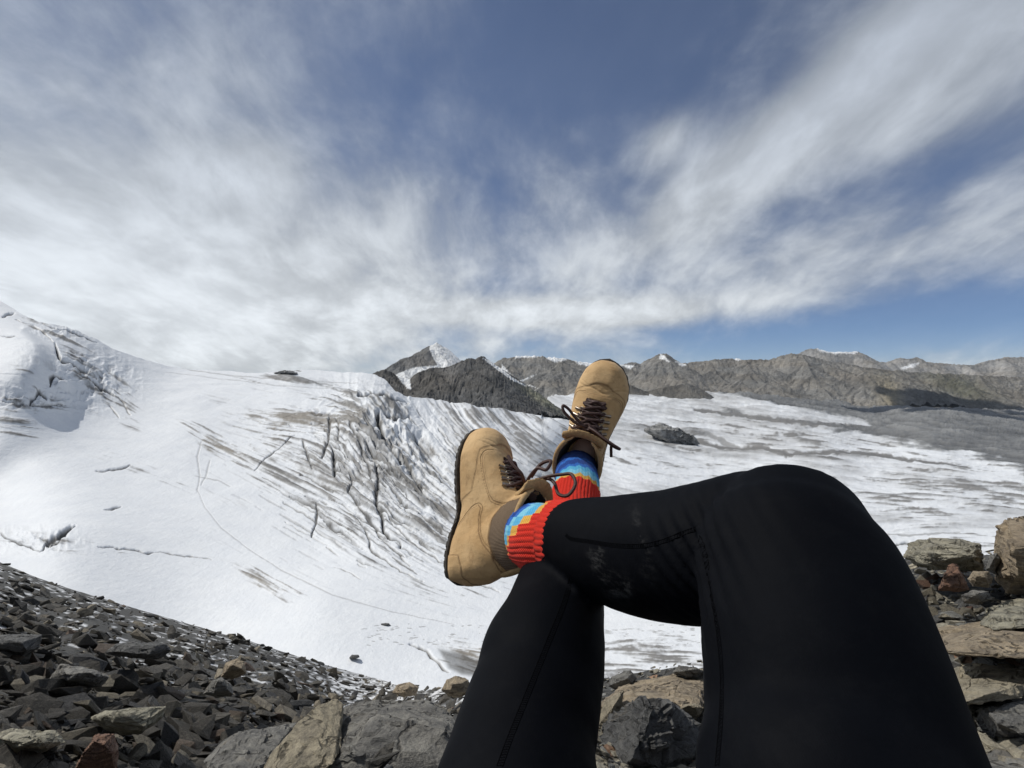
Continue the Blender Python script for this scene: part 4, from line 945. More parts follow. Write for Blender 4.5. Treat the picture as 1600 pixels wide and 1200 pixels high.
def tubes_mesh(list_of, name, nseg=8, cap=True):
    """several cords as one mesh; Col = (cm along, turns around)"""
    bm_v, bm_f, cc, base = [], [], [], 0
    for C, R in list_of:
        V, Fq, caps = tube_arrays(np.array(C), R, nseg, False)
        L = np.r_[0, np.cumsum(np.linalg.norm(np.diff(np.array(C), axis=0), axis=1))]*100
        cc.append(np.stack([np.repeat(L, nseg), np.tile(np.arange(nseg)/nseg, len(L)), np.zeros(len(V))], -1))
        bm_v.append(V); bm_f.append(Fq+base); base += len(V)
    me = mesh_from(np.vstack(bm_v), np.vstack(bm_f), name, True, np.vstack(cc))
    return me
def bm_add(bm, V, Fq, caps):
    vs = [bm.verts.new(v) for v in V]
    for f in list(Fq)+list(caps):
        f = list(dict.fromkeys(int(i) for i in f))
        try: bm.faces.new([vs[i] for i in f])
        except ValueError: pass
def loft(ctl, n=8, nseg=40):
    """ctl: (x,y,z,r) control rows"""
    C = catmull(ctl, n); return tube_arrays(C[:, :3], C[:, 3], nseg, True)
def baked(bm, voxel, smooth=4, extra=None):
    me = bpy.data.meshes.new('tmp'); bmesh.ops.recalc_face_normals(bm, faces=bm.faces); bm.to_mesh(me); bm.free()
    o = bpy.data.objects.new('tmp', me); COL.objects.link(o)
    r = o.modifiers.new('r', 'REMESH'); r.mode = 'VOXEL'; r.voxel_size = voxel; r.use_smooth_shade = True
    s = o.modifiers.new('s', 'SMOOTH'); s.factor = .5; s.iterations = smooth
    if extra: extra(o)
    dg = bpy.context.evaluated_depsgraph_get(); out = bpy.data.meshes.new_from_object(o.evaluated_get(dg))
    bpy.data.objects.remove(o); return out
def pxr(u, v, d, hw): p = P(u, v, d); return (p.x, p.y, p.z, hw/F*d)

# ------------------------------------------------------------------ body under the clothes and the leggings
HIP_R = (.165, .10, -.43, .10); HIP_L = (-.02, .08, -.44, .10)
R_THIGH = [HIP_R, (.178, .19, -.345, .098), pxr(1310, 1290, .275, 215), pxr(1306, 1200, .30, 196), pxr(1276, 1040, .335, 170), pxr(1256, 940, .365, 152), pxr(1234, 872, .39, 136), pxr(1232, 842, .405, 120)]
R_SHANK = [pxr(1232, 850, .415, 116), pxr(1180, 848, .435, 113), pxr(1110, 862, .465, 108), pxr(1040, 867, .505, 99), pxr(975, 862, .555, 87), pxr(920, 849, .605, 70), pxr(897, 845, .625, 64)]
L_THIGH = [HIP_L, (-.012, .2, -.40, .096), (-.004, .32, -.365, .084), pxr(812, 1195, .432, 118), pxr(828, 1120, .475, 106), pxr(838, 1085, .50, 101)]
L_SHANK = [pxr(838, 1085, .50, 100), pxr(848, 1030, .535, 96), pxr(864, 975, .58, 81), pxr(876, 915, .64, 66), pxr(882, 868, .69, 54), pxr(887, 835, .735, 47)]
BELLY = [(.072, .10, -.45, .135), (.06, .0, -.46, .14)]
def skeleton(shrink, torso):
    bm = bmesh.new()
    for ch in (R_THIGH, R_SHANK, L_THIGH, L_SHANK): bm_add(bm, *loft([(x, y, z, r*shrink) for x, y, z, r in ch]))
    bm_add(bm, *loft([HIP_L[:3]+(.11*shrink,), (.072, .07, -.45, .125*shrink), HIP_R[:3]+(.11*shrink,)]))
    bm_add(bm, *loft([(.072, .10, -.45, .125*shrink), (.065, .0, -.46, .13*shrink)]+([(.06, -.15, -.43, .125*shrink), (.05, -.33, -.38, .14*shrink), (.05, -.45, -.33, .12*shrink)] if torso else [])))
    return bm
bmB = skeleton(.86, True)
# bare feet inside the boots
WR = P(814, 853, .70); FR = Vector((.12, .55, .82)).normalized(); UR = Vector((.80, -.52, .23)); UR = (UR-FR*UR.dot(FR)).normalized()
WL = P(899, 745, .88); FL = Vector((.19, -.19, .96)).normalized(); UL = Vector((-.30, -.93, -.12)); UL = (UL-FL*UL.dot(FL)).normalized()
BS = .0093                                             # boot units: cm times this
def boot_xf(W, Fv, Uv, mirror):
    Yv = Uv.cross(Fv)                                  # local +y (left of the foot)
    org = W-Fv*5.2*BS-Uv*12.0*BS
    return Matrix(((Fv.x, Yv.x, Uv.x, org.x), (Fv.y, Yv.y, Uv.y, org.y), (Fv.z, Yv.z, Uv.z, org.z), (0, 0, 0, 1)))
XR, XL = boot_xf(WR, FR, UR, 1), boot_xf(WL, FL, UL, 1)
def B_(M, x, y, z): return M @ Vector((x*BS, y*BS, z*BS))
for M_, last in ((XR, R_SHANK[-1]), (XL, L_SHANK[-1])):
    an = B_(M_, 5.0, 0, 9.5); he = B_(M_, 3.2, 0, 4.2); mid = B_(M_, 11, 0, 6.0); ball = B_(M_, 17.5, 0, 4.2); toe = B_(M_, 23.5, 0, 3.6)
    bm_add(bmB, *loft([last[:3]+(last[3]*.62,), tuple(an)+(.025,), tuple(he)+(.024,)]))
    bm_add(bmB, *loft([tuple(an)+(.024,), tuple(mid)+(.026,), tuple(ball)+(.022,), tuple(toe)+(.012,)]))
bodyme = baked(bmB, .007, 5)
person = link('person', bodyme, M_SKIN)
tag(person, 'person lying back with crossed legs in black leggings, striped knitted socks and tan boots', 'person')

legme = baked(skeleton(1.0, False), .0042, 5)
V = coords(legme).astype(float); Nn = normals(legme).astype(float)
U_ = 800+F*V[:, 0]/np.maximum(V[:, 1], .05); V__ = 600-F*V[:, 2]/np.maximum(V[:, 1], .05)
# gentle muscle and cloth unevenness, folds behind the knee and where the shin rests
w = fbm(V[:, 0]*9, V[:, 1]*9, V[:, 2]*9, 3, 3)*.0022+fbm(V[:, 0]*30, V[:, 1]*30, V[:, 2]*30, 3, 4)*.0006
kc = np.array(P(1098, 880, .40)); dk = np.linalg.norm(V-kc, axis=1)
fold = np.exp(-(dk/.05)**2)*np.sin((V[:, 0]*.6-V[:, 1]*.5+V[:, 2]*.9)*420)*.0028
kl = np.array(P(905, 900, .66)); dl = np.linalg.norm(V-kl, axis=1)
fold += np.exp(-(dl/.06)**2)*np.sin((V[:, 0]*.3-V[:, 1]*.2+V[:, 2])*480+3*V[:, 0]*100)*.0010
V += Nn*(w+fold)[:, None]; legme.vertices.foreach_set('co', V.astype(np.float32).ravel()); legme.update()
arcd = np.abs(np.hypot(U_-985, V__-870)-52)*((U_ < 985)&(V__ > 860))+900*(~((U_ < 985)&(V__ > 860))); dust = 1.2*np.exp(-(arcd/11)**2)+.55*np.exp(-(((U_-965)/22)**2+((V__-925)/20)**2))+.8*np.exp(-(((U_-1003-.25*(V__-840))/7)**2+((V__-838)/34)**2))+.25*np.exp(-(((U_-1010)/10)**2+((V__-885)/30)**2))+.02
da = legme.attributes.new('Dust', 'FLOAT', 'POINT'); da.data.foreach_set('value', np.clip(dust, 0, 1).astype(np.float32))
leg = link('leggings', legme, M_LEG, person)
bvh = BVHTree.FromPolygons([Vector(v) for v in V], [tuple(p.vertices) for p in legme.polygons])
def on_leg(u, v):
    d = P(u, v, 1).normalized(); h = bvh.ray_cast(Vector((0, 0, 0)), d); return (h[0], h[1]) if h[0] else (None, None)
def seam(pts, rows=(-1, 0, 1), w=.0014, r=.0006, gap=.0017, zig=True, name='seam'):
    pl = catmull([(a, b) for a, b in pts], 30); cords = []
    hits = [on_leg(a, b) for a, b in pl]; hits = [h for h in hits if h[0] is not None and h[1].dot(h[0].normalized()) < -.05]
    if len(hits) < 4: return
    C = np.array([h[0] for h in hits]); Nm = np.array([h[1] for h in hits])
    keep = [0]
    for i in range(1, len(C)):
        if .0008 < np.linalg.norm(C[i]-C[keep[-1]]) < .03: keep.append(i)
    C = C[keep]; Nm = Nm[keep]; L = np.r_[0, np.cumsum(np.linalg.norm(np.diff(C, axis=0), axis=1))]
    n = int(L[-1]/.0011); s = np.linspace(0, L[-1], n); C = np.stack([np.interp(s, L, C[:, k]) for k in range(3)], -1); Nm = np.stack([np.interp(s, L, Nm[:, k]) for k in range(3)], -1)
    T = np.gradient(C, axis=0); T /= np.linalg.norm(T, axis=1)[:, None]; S = np.cross(T, Nm); S /= np.linalg.norm(S, axis=1)[:, None]
    z = np.where(np.arange(n) % 2 == 0, 1, -1)[:, None]
    cords.append((C+Nm*.0001+S*gap*.9*z, .0003)); cords.append((C+Nm*.0001+S*gap, .00035)); cords.append((C+Nm*.0001-S*gap, .00035))
    link(name, tubes_mesh(cords, name, 5), M_SEAM, leg)
seam([(884, 836), (893, 842), (920, 846), (960, 852), (1000, 853), (1035, 846), (1065, 834), (1088, 826)])
seam([(1092, 838), (1102, 870), (1112, 930), (1122, 990), (1128, 1060), (1126, 1130), (1120, 1199)], gap=.0016)
seam([(892, 905), (880, 945), (858, 1000), (838, 1050), (818, 1100), (796, 1155), (780, 1199)], gap=.0022)

# jacket on the torso behind the camera
bm = bmesh.new(); bm_add(bm, *loft([(.065, -.03, -.455, .142), (.06, -.15, -.43, .145), (.05, -.33, -.38, .16), (.05, -.47, -.33, .13)]))
link('jacket', baked(bm, .012, 5), M_JACKET, person)

# ------------------------------------------------------------------ socks
PAL = dict(n=(.012, .055, .26), b=(.025, .14, .50), l=(.10, .42, .66), c=(.22, .56, .72), y=(.72, .40, .075), r=(.66, .028, .012))
def sock(name, ctl, label, zig_amp, tred, seed, view_dir, phase=0.0, ncell=24, saw=0.0, seq=('y', 'l', 'c', 'b', 'n', 'b', 'n')):
    C = catmull(ctl, 10); n = len(C); Cc, R = C[:, :3], C[:, 3]
    s0 = np.linspace(0, n-1, 150); Cc = np.stack([np.interp(s0, np.arange(n), Cc[:, k]) for k in range(3)], -1); R = np.interp(s0, np.arange(n), R)
    T = np.gradient(Cc, axis=0); T /= np.linalg.norm(T, axis=1)[:, None]
    v = np.array(view_dir, float); N = v-T*(T@v)[:, None]; N /= np.linalg.norm(N, axis=1)[:, None]; Bn = np.cross(T, N)
    nseg = 288; th = np.arange(nseg)/nseg*2*math.pi
    L = np.r_[0, np.cumsum(np.linalg.norm(np.diff(Cc, axis=0), axis=1))]
    LL = L[:, None]+0*th; TH = th[None]+0*LL
    cell = 2*math.pi/ncell
    k = np.round(TH/cell)                                 # column of blocks
    ctr = np.abs(((k*cell-phase+math.pi/2) % math.pi)-math.pi/2)
    h = .0102 if saw == 0 else .0060
    pos = (tred-LL)/h+np.round(zig_amp*ctr/cell)            # rows of blocks below the red edge
    stair = np.floor(pos+(np.abs((TH/cell) % 1-.5)*saw))
    redzone = stair < 0
    rib = np.where(redzone, .0014, .0004)*np.abs(np.cos(TH*22))**.7
    rad = R[:, None]+rib+.0006*fbm(TH*6, LL*90, 0, 3, seed)+np.where(redzone, .0012, 0)
    Vv = Cc[:, None]+rad[..., None]*(np.cos(TH)[..., None]*N[:, None]+np.sin(TH)[..., None]*Bn[:, None])
    cells = np.array([PAL['r']]+[PAL[q] for q in seq]+[PAL['n']]*30)
    col = cells[np.clip(stair+1, 0, len(cells)-1).astype(int)]
    nr = len(Cc); i = np.arange(nr-1)[:, None]*nseg; j = np.arange(nseg)[None]; j2 = (j+1) % nseg
    Fq = np.stack([i+j, i+nseg+j, i+nseg+j2, i+j2], -1).reshape(-1, 4)
    me = mesh_from(Vv.reshape(-1, 3), Fq, name, True, col.reshape(-1, 3))
    uvl = me.uv_layers.new(name='UVMap'); uu = (TH/(2*math.pi)).ravel(); vv = (LL/.12).ravel()
    li = Fq.ravel(); uvs = np.stack([uu[li], vv[li]], -1)
    uvl.data.foreach_set('uv', uvs.astype(np.float32).ravel())
    o = link(name, me, M_KNIT, person); o['label'] = label; return o
a = B_(XR, 6.0, 0, 9.0)
sock('sock', [tuple(a)+(.027,), tuple(B_(XR, 6.3, 0, 12.0))+(.0315,), tuple(B_(XR, 6.7, 0, 13.6))+(.0415,), pxr(851, 842, .662, 54), pxr(878, 844, .642, 59), pxr(900, 846, .622, 60), pxr(930, 849, .6, 60)], 'red sock with yellow and blue block pattern on the nearer foot', 1.0, .056, 5, (-.25, -.9, -.25), 0.0, 22)
sock('sock', [tuple(B_(XL, 5.8, 0, 9.0))+(.033,), tuple(B_(XL, 6.2, 0, 12.2))+(.035,), pxr(902, 757, .838, 34), pxr(899, 778, .815, 36), pxr(895, 802, .79, 38), pxr(890, 828, .76, 41), pxr(886, 848, .735, 43)], 'red sock with yellow and blue block pattern on the farther foot', .05, .086, 6, (0, -1, 0), .4, 15, 1.3, ('y', 'c', 'l', 'b', 'n', 'n', 'b', 'n'))

# ------------------------------------------------------------------ boots
WID = [(.4, 2.2), (1.5, 3.1), (3, 3.5), (5, 3.6), (8, 3.45), (11, 3.6), (14, 4.2), (17, 4.8), (19.5, 5.05), (22, 4.75), (24, 4.0), (25.4, 2.9), (26.2, 1.4)]
TOPH = [(.4, 6.5), (1.5, 8.5), (5, 9.5), (9, 11.2), (11, 11.8), (13, 11.5), (15, 10.5), (17, 9.2), (19, 8.0), (21, 7.0), (23, 6.3), (24.5, 5.4), (25.6, 4.5), (26.2, 3.4)]
def sweep_side(x): return .35*math.exp(-((x-21)/5.0)**2)       # toe box leans to the inner side
def spring(x): return .55*max(0, (x-17)/9)**2+.55*math.exp(-((x-10.8)/2.6)**2)
FABRIC = [(1.2, 10.6), (2.8, 9.4), (5.4, 8.6), (8.4, 8.7), (10.3, 9.8), (10.9, 11.6), (11.2, 16), (1.2, 16)]
EYESTAY = [(10.8, 9.3), (11.3, 7.9), (12.2, 7.3), (17.6, 6.0), (18.9, 5.9), (20.0, 6.5), (20.6, 8.6), (18.5, 13), (12, 18), (11.4, 15), (10.9, 11)]
HEEL = [(-1, .5), (5.2, .5), (8.0, 2.2), (10.4, 4.4), (10.9, 5.6), (10.3, 6.2), (8.8, 6.0), (6.6, 6.6), (4.8, 7.6), (3.2, 9.2), (-1, 9.9)]
RAND = [(11.6, .5), (13.2, 3.9), (16.5, 5.0), (20, 5.2), (21.5, 6.5), (28, 6.5), (28, .5)]
HEELLOW = [(-1, .5), (3.6, .5), (3.3, 3.3), (1.6, 3.9), (-1, 3.6)]
def make_boot(Mx, side, label, loops, seed):
    """side = +1: inner side of the foot is local +y"""
    S = BS*100*.01
    bm = bmesh.new(); ns = 44; rings = []
    xs = np.linspace(.4, 26.2, 60)
    V = []
    for x in xs:
        w = np.interp(x, *zip(*WID)); h = np.interp(x, *zip(*TOPH)); zb = .45+spring(x); h = h+spring(x); hc = zb+(h-zb)*.42
        for k in range(ns):
            th = 2*math.pi*k/ns; c, s = math.cos(th), math.sin(th)
            up = s > 0; e = .80 if up else .45
            yy = w*math.copysign(abs(c)**(.75 if up else .5), c); zz = hc+(h-hc if up else hc-zb)*math.copysign(abs(s)**e, s)
            if up: yy *= 1-.16*max(0, s)**2*(1 if x > 13 else .4)
            V.append((x*S, (yy+side*sweep_side(x))*S, zz*S))
    V = np.array(V); n = len(xs); i = np.arange(n-1)[:, None]*ns; j = np.arange(ns)[None]; j2 = (j+1) % ns
    Fq = np.stack([i+j, i+ns+j, i+ns+j2, i+j2], -1).reshape(-1, 4); V = np.vstack([V, [V[:ns].mean(0)], [V[-ns:].mean(0)+np.array([.25*S, 0, 0])]])
    jj = np.arange(ns); caps = np.vstack([np.stack([np.full(ns, len(V)-2), jj, (jj+1) % ns, (jj+1) % ns], -1), np.stack([np.full(ns, len(V)-1), (n-1)*ns+(jj+1) % ns, (n-1)*ns+jj, (n-1)*ns+jj], -1)])
    bm_add(bm, V, Fq, caps)
    # shaft
    V = []; zs = np.linspace(2.5, 13.6, 26)
    for z in zs:
        cx = np.interp(z, [2.5, 6, 9, 11, 13.6], [5.0, 5.6, 6.7, 7.3, 7.8]); A = np.interp(z, [2.5, 5, 8, 10.5, 13.6], [4.9, 5.2, 5.5, 5.6, 5.85]); Bq = np.interp(z, [2.5, 5, 8, 10.5, 13.6], [3.2, 3.7, 3.75, 4.0, 4.45])
        for k in range(ns):
            th = 2*math.pi*k/ns; V.append(((cx+A*math.cos(th))*S, Bq*math.sin(th)*S, (z+.09*(A*math.cos(th))*(z > 8)*(z-8)/3)*S))
    V = np.array(V); n = len(zs); i = np.arange(n-1)[:, None]*ns
    Fq = np.stack([i+j, i+ns+j, i+ns+j2, i+j2], -1).reshape(-1, 4); V = np.vstack([V, [V[:ns].mean(0)], [V[-ns:].mean(0)]])
    caps = np.vstack([np.stack([np.full(ns, len(V)-2), jj, (jj+1) % ns, (jj+1) % ns], -1), np.stack([np.full(ns, len(V)-1), (n-1)*ns+(jj+1) % ns, (n-1)*ns+jj, (n-1)*ns+jj], -1)])
    bm_add(bm, V, Fq, caps)
    # opening cutter
    cb = bmesh.new(); V = []; zs = np.linspace(8.5, 16.5, 10)
    for z in zs:
        k_ = np.interp(z, [8.5, 9.5, 11, 13.6, 16], [.75, .85, .87, .90, .92])
        for k in range(ns):
            th = 2*math.pi*k/ns; V.append((((6.2+.12*z)+5.95*k_*math.cos(th))*S, 4.12*k_*math.sin(th)*S, z*S))
    V = np.array(V); n = len(zs); i = np.arange(n-1)[:, None]*ns
    Fq = np.stack([i+j, i+ns+j, i+ns+j2, i+j2], -1).reshape(-1, 4); V = np.vstack([V, [V[:ns].mean(0)], [V[-ns:].mean(0)]])
    caps = np.vstack([np.stack([np.full(ns, len(V)-2), jj, (jj+1) % ns, (jj+1) % ns], -1), np.stack([np.full(ns, len(V)-1), (n-1)*ns+(jj+1) % ns, (n-1)*ns+jj, (n-1)*ns+jj], -1)])
    bm_add(cb, V, Fq, caps); bmesh.ops.recalc_face_normals(cb, faces=cb.faces)
    cme = bpy.data.meshes.new('cut'); cb.to_mesh(cme); cb.free(); co = bpy.data.objects.new('cut', cme); COL.objects.link(co)
    # first solid, then cut and remesh again for a rounded rim
    solid = baked(bm, .0021, 7)
    o = bpy.data.objects.new('tmp', solid); COL.objects.link(o)
    b_ = o.modifiers.new('b', 'BOOLEAN'); b_.operation = 'DIFFERENCE'; b_.object = co; b_.solver = 'EXACT'
    r = o.modifiers.new('r', 'REMESH'); r.mode = 'VOXEL'; r.voxel_size = .00155; r.use_smooth_shade = True
    s_ = o.modifiers.new('s', 'SMOOTH'); s_.factor = .5; s_.iterations = 4
    bpy.context.view_layer.update()
    dg = bpy.context.evaluated_depsgraph_get(); up = bpy.data.meshes.new_from_object(o.evaluated_get(dg))
    bpy.data.objects.remove(o); bpy.data.objects.remove(co)
    V = coords(up).astype(float); N = normals(up).astype(float); x, y, z = V[:, 0]/S, V[:, 1]/S, V[:, 2]/S
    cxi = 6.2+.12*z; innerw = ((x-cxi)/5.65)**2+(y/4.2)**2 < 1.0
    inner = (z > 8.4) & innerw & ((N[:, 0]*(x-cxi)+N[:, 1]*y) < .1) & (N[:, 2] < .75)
    z0 = z-np.array([spring(q) for q in x]); ay = np.abs(N[:, 1]); topness = N[:, 2]
    sf = sdf(x, z, FABRIC); se = sdf(x, z0, EYESTAY); sh = sdf(x, z, HEEL); sr = sdf(x, z0, RAND); sl = sdf(x, z, HEELLOW)
    y0 = y-side*.35*np.exp(-((x-21)/5.0)**2)
    tng = (sstep(1.35+.25*np.clip((19-x)/6, 0, 1)-np.abs(y0), -.12, .12))*sstep(x, 10.6, 11.2)*(x < 19.6+0*x)*sstep(z, 6.5, 7.0)
    tng = tng*sstep(19.4-x, 0, .3)
    disp = .0011*sstep(se, -.05, .06)+.0010*sstep(sh, -.05, .06)+.0006*sstep(sr, -.05, .06)+.0009*sstep(sl, -.04, .05)
    disp -= .0009*sstep(sf, -.05, .08)
    disp = np.where(sf > 0, disp+.0022*np.exp(-((z-11.6)/1.6)**2), disp)
    disp = disp*(1-tng)-.0020*tng
    disp += .0007*fbm(V[:, 0]*60, V[:, 1]*60, V[:, 2]*60, 3, seed)
    # creases over the toe break
    disp += -.0012*np.exp(-((x-21.0-.25*np.sin(y*1.3)-.12*y0**2*.3)/.16)**2)*sstep(z0, 3.5, 5.5)-.0008*np.exp(-((x-21.9-.3*np.sin(y*1.7+1))/.14)**2)*sstep(z0, 4, 6)
    disp[inner] = 0
    V += N*disp[:, None]; up.vertices.foreach_set('co', V.astype(np.float32).ravel()); up.update()
    def line(s, w=.085): return np.exp(-(s/w)**2)
    groove = np.maximum.reduce([line(se), line(sh), line(sr)*.7, line(sl), line(sf, .1), .45*line(sh+.38, .05), .4*line(se-.3, .05)])
    groove = np.maximum(groove, np.exp(-((np.abs(y0)-1.45)/.12)**2)*sstep(x, 10.6, 11.2)*sstep(19.6-x, 0, .3)*sstep(z, 6.5, 7))
    fabm = sstep(sf, -.03, .03)*(x < 11.2); colr = np.stack([groove, fabm, tng], -1)
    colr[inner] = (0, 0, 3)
    set_col(up, colr)
    up.materials.clear(); up.materials.append(M_BOOT)
    boot = link('hiking_boot', up, M_BOOT, person); boot.matrix_world = Mx; boot['label'] = label
    vb = [Vector(v) for v in V]; tree = BVHTree.FromPolygons(vb, [tuple(p.vertices) for p in up.polygons])
    def part(name, me, mat, parent=boot):
        return link(name, me, mat, parent)
    # sole with side lugs
    out = []
    prof = [(z_, k_) for z_, k_ in ((.95, -.08), (.9, .0), (.82, .04), (.75, .0), (.65, .06), (.42, .05), (.34, -.02))]
    xs = np.linspace(-.05, 26.75, 150); pts = []
    ww = lambda q: np.interp(q, [-.05, .2, .6]+[a[0] for a in WID[1:]]+[26.75], [.0, 1.5, 2.4]+[a[1] for a in WID[1:-1]]+[1.9, 0.0])
    per = [(q, ww(q)) for q in xs]+[(q, -ww(q)) for q in xs[::-1][1:-1]]; m_ = len(per)
    V2 = []
    for zi, (z_, kk) in enumerate(prof):
        for idx, (q, w_) in enumerate(per):
            lug = -.16 if (zi >= 4 and (idx % 8) < 3) else 0.0
            heelcut = .55*math.exp(-((q-9.2)/1.6)**2) if zi >= 4 else 0
            sgn = 1 if w_ >= 0 else -1
            ox = (kk+lug)*(1 if q > 24 else (-1 if q < 1.5 else 0)); oy = (kk+lug)*sgn*(1 if .5 < q < 26 else .2)
            V2.append(((q+ox)*S, (w_+oy+side*sweep_side(q))*S, (z_+spring(q)+heelcut)*S))
    V2 = np.array(V2); i = np.arange(len(prof)-1)[:, None]*m_; j = np.arange(m_)[None]; j2 = (j+1) % m_
    Fq = np.stack([i+j, i+m_+j, i+m_+j2, i+j2], -1).reshape(-1, 4)
    half = [(k, (m_-k) % m_) for k in range(1, m_//2)]
    capf = []
    for base in (0, (len(prof)-1)*m_):
        for k in range(1, m_//2): 
            a_, b__ = k, (m_-k) % m_; c_, d_ = k+1, (m_-k-1) % m_
            if c_ < m_//2+1: capf.append([base+a_, base+c_, base+d_, base+b__])
        capf.append([base+0, base+1, base+m_-1, base+m_-1])
    sm = bmesh.new(); bm_add(sm, V2, Fq, capf); bmesh.ops.recalc_face_normals(sm, faces=sm.faces)
    sme = bpy.data.meshes.new('sole'); sm.to_mesh(sme); sm.free(); part('sole', sme, M_SOLE)
    # tongue: padded tab rising above the collar
    tv = bmesh.new(); V = []; nu, nv = 13, 9
    rows = [(13.4, 10.6, 1.7), (13.5, 12.2, 2.3), (13.6, 13.8, 3.0), (14.0, 14.9, 3.4), (14.7, 15.6, 3.3)]
    rows = catmull(rows, 4)
    def trow(q, th_):
        L_ = []
        for k in range(nu):
            f = -1+2*k/(nu-1); L_.append(((q[0]-1.5*f*f*.9+th_)*S, f*q[2]*1.15*S, (q[1]-.9*f*f*max(0, (q[1]-12)/3))*S))
        return L_
    bw = bmesh.new()
    front = [trow(q, .48) for q in rows]; back = [trow(q, -.42) for q in rows]
    A = np.array(front+back[::-1]).reshape(-1, 3); nr = len(front)+len(back)
    i = np.arange(nr)[:, None]; j = np.arange(nu-1)[None]; i2 = (i+1) % nr
    Fq = np.stack([i*nu+j, i2*nu+j, i2*nu+j+1, i*nu+j+1], -1).reshape(-1, 4)
    bm_add(bw, A, Fq, [[r_*nu for r_ in range(nr)][::-1]][:0])
    bmesh.ops.holes_fill(bw, edges=bw.edges, sides=0)
    part('tongue', baked(bw, .0018, 6), M_PAD)
    # padded collar roll
    th = np.linspace(0, 2*math.pi, 60); Cc = [((7.9+5.5*math.cos(t))*S, 4.18*math.sin(t)*S, (13.5+.09*5.1*math.cos(t)*1.85)*S) for t in th if math.cos(t) < .80]
    k0 = [i for i, t in enumerate(th) if math.cos(t) < .80]
    part('collar_roll', tubes_mesh([(np.array(Cc), .42*S)], 'collar', 12), M_PAD)
    # surface helper: point on the dorsum at (x, y)
    def dors(x_, y_, off=.0):
        o_ = Vector((x_*S+.02, (y_+side*sweep_side(x_)*.6)*S, .2)); d_ = Vector((-.02*0-.02/.2*1.0*0, 0, -1))
        h = tree.ray_cast(Vector((x_*S, (y_+side*sweep_side(x_)*.6)*S, .18)), Vector((0, 0, -1)))
        if h[0] is None: return Vector((x_*S, y_*S, .1))
        return h[0]+h[1]*off*S
    # eyelet rows: (x, half spacing, hook?)
    rowsE = [(19.2, 1.75, 0), (18.2, 1.85, 0), (17.1, 1.95, 1), (16.0, 2.05, 1), (14.9, 2.15, 1), (13.9, 2.2, 1)]
    for (ex, ey, hook) in rowsE:
        for sg in (-1, 1):
            p = dors(ex, sg*ey, .12); q = dors(ex, sg*(ey+.5), .08)
            ax = (p-q).normalized()
            if hook:
                nrm = Vector((0, sg*.5, .85)).normalized(); t_ = ax.cross(nrm)
                ring = [p+(t_*math.cos(a_)*.52+ax*math.sin(a_)*.55)*S+nrm*.12*S for a_ in np.linspace(0, 2*math.pi, 15)]
                base = [q-ax*.9*S+nrm*.02*S, q+nrm*.10*S, p+nrm*.12*S]
                me_ = tubes_mesh([(np.array([tuple(v) for v in ring]), .11*S), (catmull([tuple(v) for v in base], 4), np.linspace(.34*S, .14*S, 9))], 'eyelet', 8)
                part('lace_hook', me_, M_METAL)
    # laces
    cords = []
    def wig(pts, n=10, r=.27):
        C = catmull([tuple(p) for p in pts], n); cords.append((C, r*S))
    rnd_ = random.Random(seed)
    wig([dors(19.1, -1.8, .15), dors(19.25, -.8, .45), dors(19.25, .8, .45), dors(19.1, 1.8, .15)])
    wig([dors(18.6, -1.85, .1), dors(18.75, -.8, .42), dors(18.7, .8, .42), dors(18.6, 1.85, .1)])
    seqx = [19.2, 18.2, 17.1, 16.0, 14.9, 13.9]
    for a_, b__ in zip(seqx, seqx[1:]):
        for sg in (-1, 1):
            wA = np.interp(a_, [13, 19], [2.2, 1.75]); wB = np.interp(b__, [13, 19], [2.2, 1.75]); of = .45+.28*(sg > 0)
            pts = [dors(a_-.1, -sg*wA, .2)]+[dors(a_+(b__-a_)*f, -sg*wA+(sg*(wA+wB))*f, of+.25*math.sin(math.pi*f)) for f in (.2, .4, .6, .8)]+[dors(b__, sg*wB, .2), dors(b__+.25, sg*(wB+.25), .15)]
            wig(pts, 6)
    for b__ in seqx[1:]:
        wB = np.interp(b__, [13, 19], [2.2, 1.75])
        wig([dors(b__-.2, -wB, .25), dors(b__-.25, -wB*.5, .5), dors(b__-.15, 0, .62), dors(b__-.25, wB*.5, .5), dors(b__-.2, wB, .25)], 5, .22)
    K = dors(14.3, 0, 1.1)                                    # knot in front of the tongue
    for k in range(3):
        a0 = k*1.1
        ring = [K+Vector((math.cos(t+a0)*.45, math.sin(t+a0)*.62, math.sin(t*1.0)*.22+.1*k))*S for t in np.linspace(0, 5.6, 12)]
        wig(ring, 4, .25)
    for sg in (-1, 1): wig([K, K+Vector((.1, sg*1.0, -.1))*S, dors(13.9, sg*2.1, .3), dors(13.6, sg*2.9, .12)], 8)
    inv = Mx.inverted()
    for lp in loops:                                          # loops and ends given as points near the knot, in boot units
        pts = [K]+[K+Vector(q)*S for q in lp]
        wig(pts, 10)
    for ring in cords: pass
    part('laces', tubes_mesh(cords, 'laces', 10), M_LACE)
    # stitched lines along the panels
    st = []
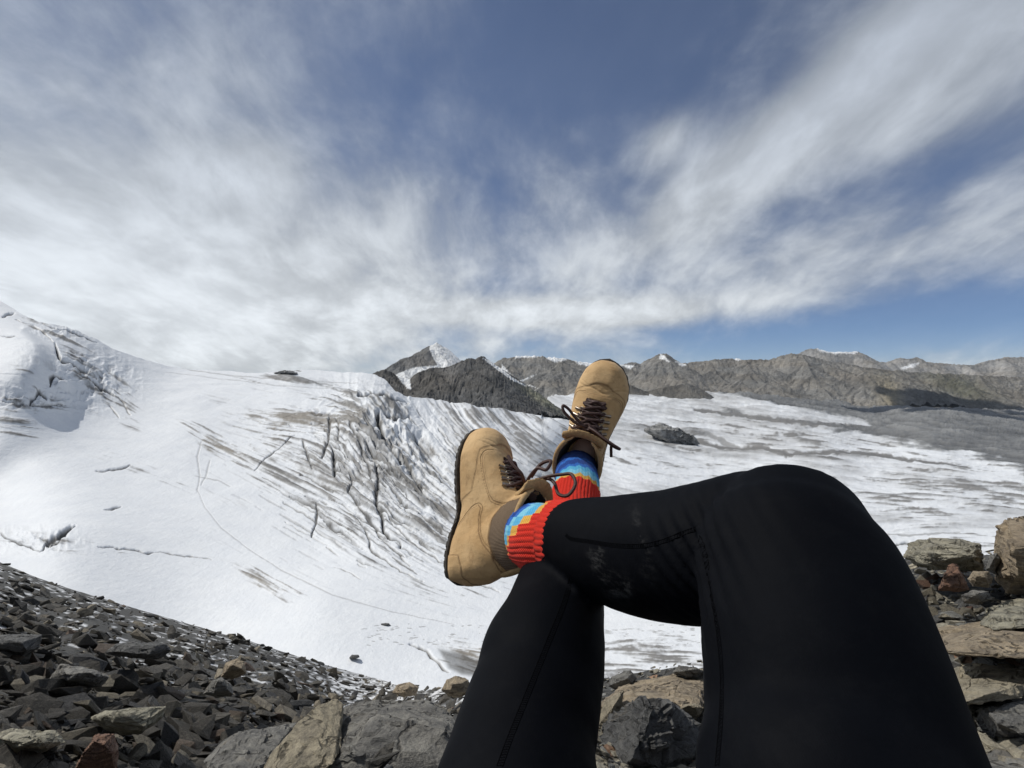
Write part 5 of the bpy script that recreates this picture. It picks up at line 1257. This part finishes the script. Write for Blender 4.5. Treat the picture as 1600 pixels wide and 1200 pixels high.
    for poly, off, zoff in ((HEEL[2:], -.32, 0), (EYESTAY[:7], .28, 1)):
        P2 = catmull([(a_, b__) for a_, b__ in poly], 26)
        for sg in (-1, 1):
            prev = None
            for k in range(0, len(P2)-1, 2):
                a_, b__ = P2[k], P2[k+1]; t_ = (b__-a_); t_ = t_/(np.linalg.norm(t_)+1e-9); nrm = np.array([-t_[1], t_[0]])
                seg = []
                for q in (a_, a_+t_*.17):
                    q = q+nrm*off*(-1 if zoff else 1); zz = q[1]+(spring(q[0]) if zoff else 0)
                    h = tree.ray_cast(Vector((q[0]*S, sg*.1, zz*S)), Vector((0, -sg, 0)))
                    if h[0] is not None and abs(h[1].y) > .25: seg.append(h[0]+h[1]*.0002)
                if len(seg) == 2 and (seg[0]-seg[1]).length < .004: st.append((np.array([tuple(v) for v in seg]), .00035))
    if st: part('stitching', tubes_mesh(st, 'stitching', 5), M_STITCH)
    # heel pull tab
    tb = bmesh.new(); bm_add(tb, *loft([(1.1*S, 0, 9.4*S, .35*S), (1.35*S, 0, 10.6*S, .4*S), (1.7*S, 0, 12*S, .4*S), (1.9*S, 0, 13.0*S, .35*S)], 5, 16))
    for v in tb.verts: v.co.y *= 1.9
    part('heel_tab', baked(tb, .0018, 4), M_PAD)
    return boot
make_boot(XR, 1, 'tan boot of the leg crossed on top, nearer the camera and seen from its inner side',
          [[(.3, -1.2, 1.0), (1.1, -1.2, 3.0), (.1, -1.0, 4.6), (-1.9, -.9, 5.6), (-2.3, -.9, 7.3), (-.7, -.9, 8.4), (1.0, -.9, 7.6), (1.3, -1.0, 5.8), (1.4, -1.1, 3.9), (.9, -.6, 1.6)],
           [(.8, .9, 1.2), (1.8, 1.3, 2.8), (1.2, 1.5, 4.6), (2.6, 1.4, 5.2), (2.6, .9, 3.0), (.9, .5, 1.2)],
           [(-.1, 1.4, .6), (.6, 2.8, .9), (1.8, 3.6, -.2), (3.4, 4.0, -1.2)]], 21)
make_boot(XL, -1, 'tan boot of the lower leg, farther off and seen from the front with its laces facing the camera',
          [[(.2, 1.6, .8), (.9, 3.0, 1.2), (2.0, 4.6, 1.3), (2.9, 5.0, 1.0), (2.5, 3.9, .8), (1.2, 2.4, .5), (.2, .8, .2)],
           [(-.2, -1.6, .9), (-.8, -3.2, 1.4), (-1.5, -5.2, 1.6), (-2.0, -6.6, 1.5), (-1.9, -5.4, 1.2), (-1.0, -3.0, .8), (-.2, -.8, .3)],
           [(-.4, -1.4, .4), (-1.2, -3.4, .9), (-1.6, -4.8, .8), (-2.8, -5.1, .4), (-4.2, -5.4, .0)]], 33)
# slab the person sits on
b0 = hull_rock(777, .3, .8, 18); 
seat = link('rock_slab', b0, M_GREY); seat.location = (.07, -.02, -.72); seat.scale = (.5, .42, .42); tag(seat, 'broad grey slab the person sits on, below the hips', 'rock')
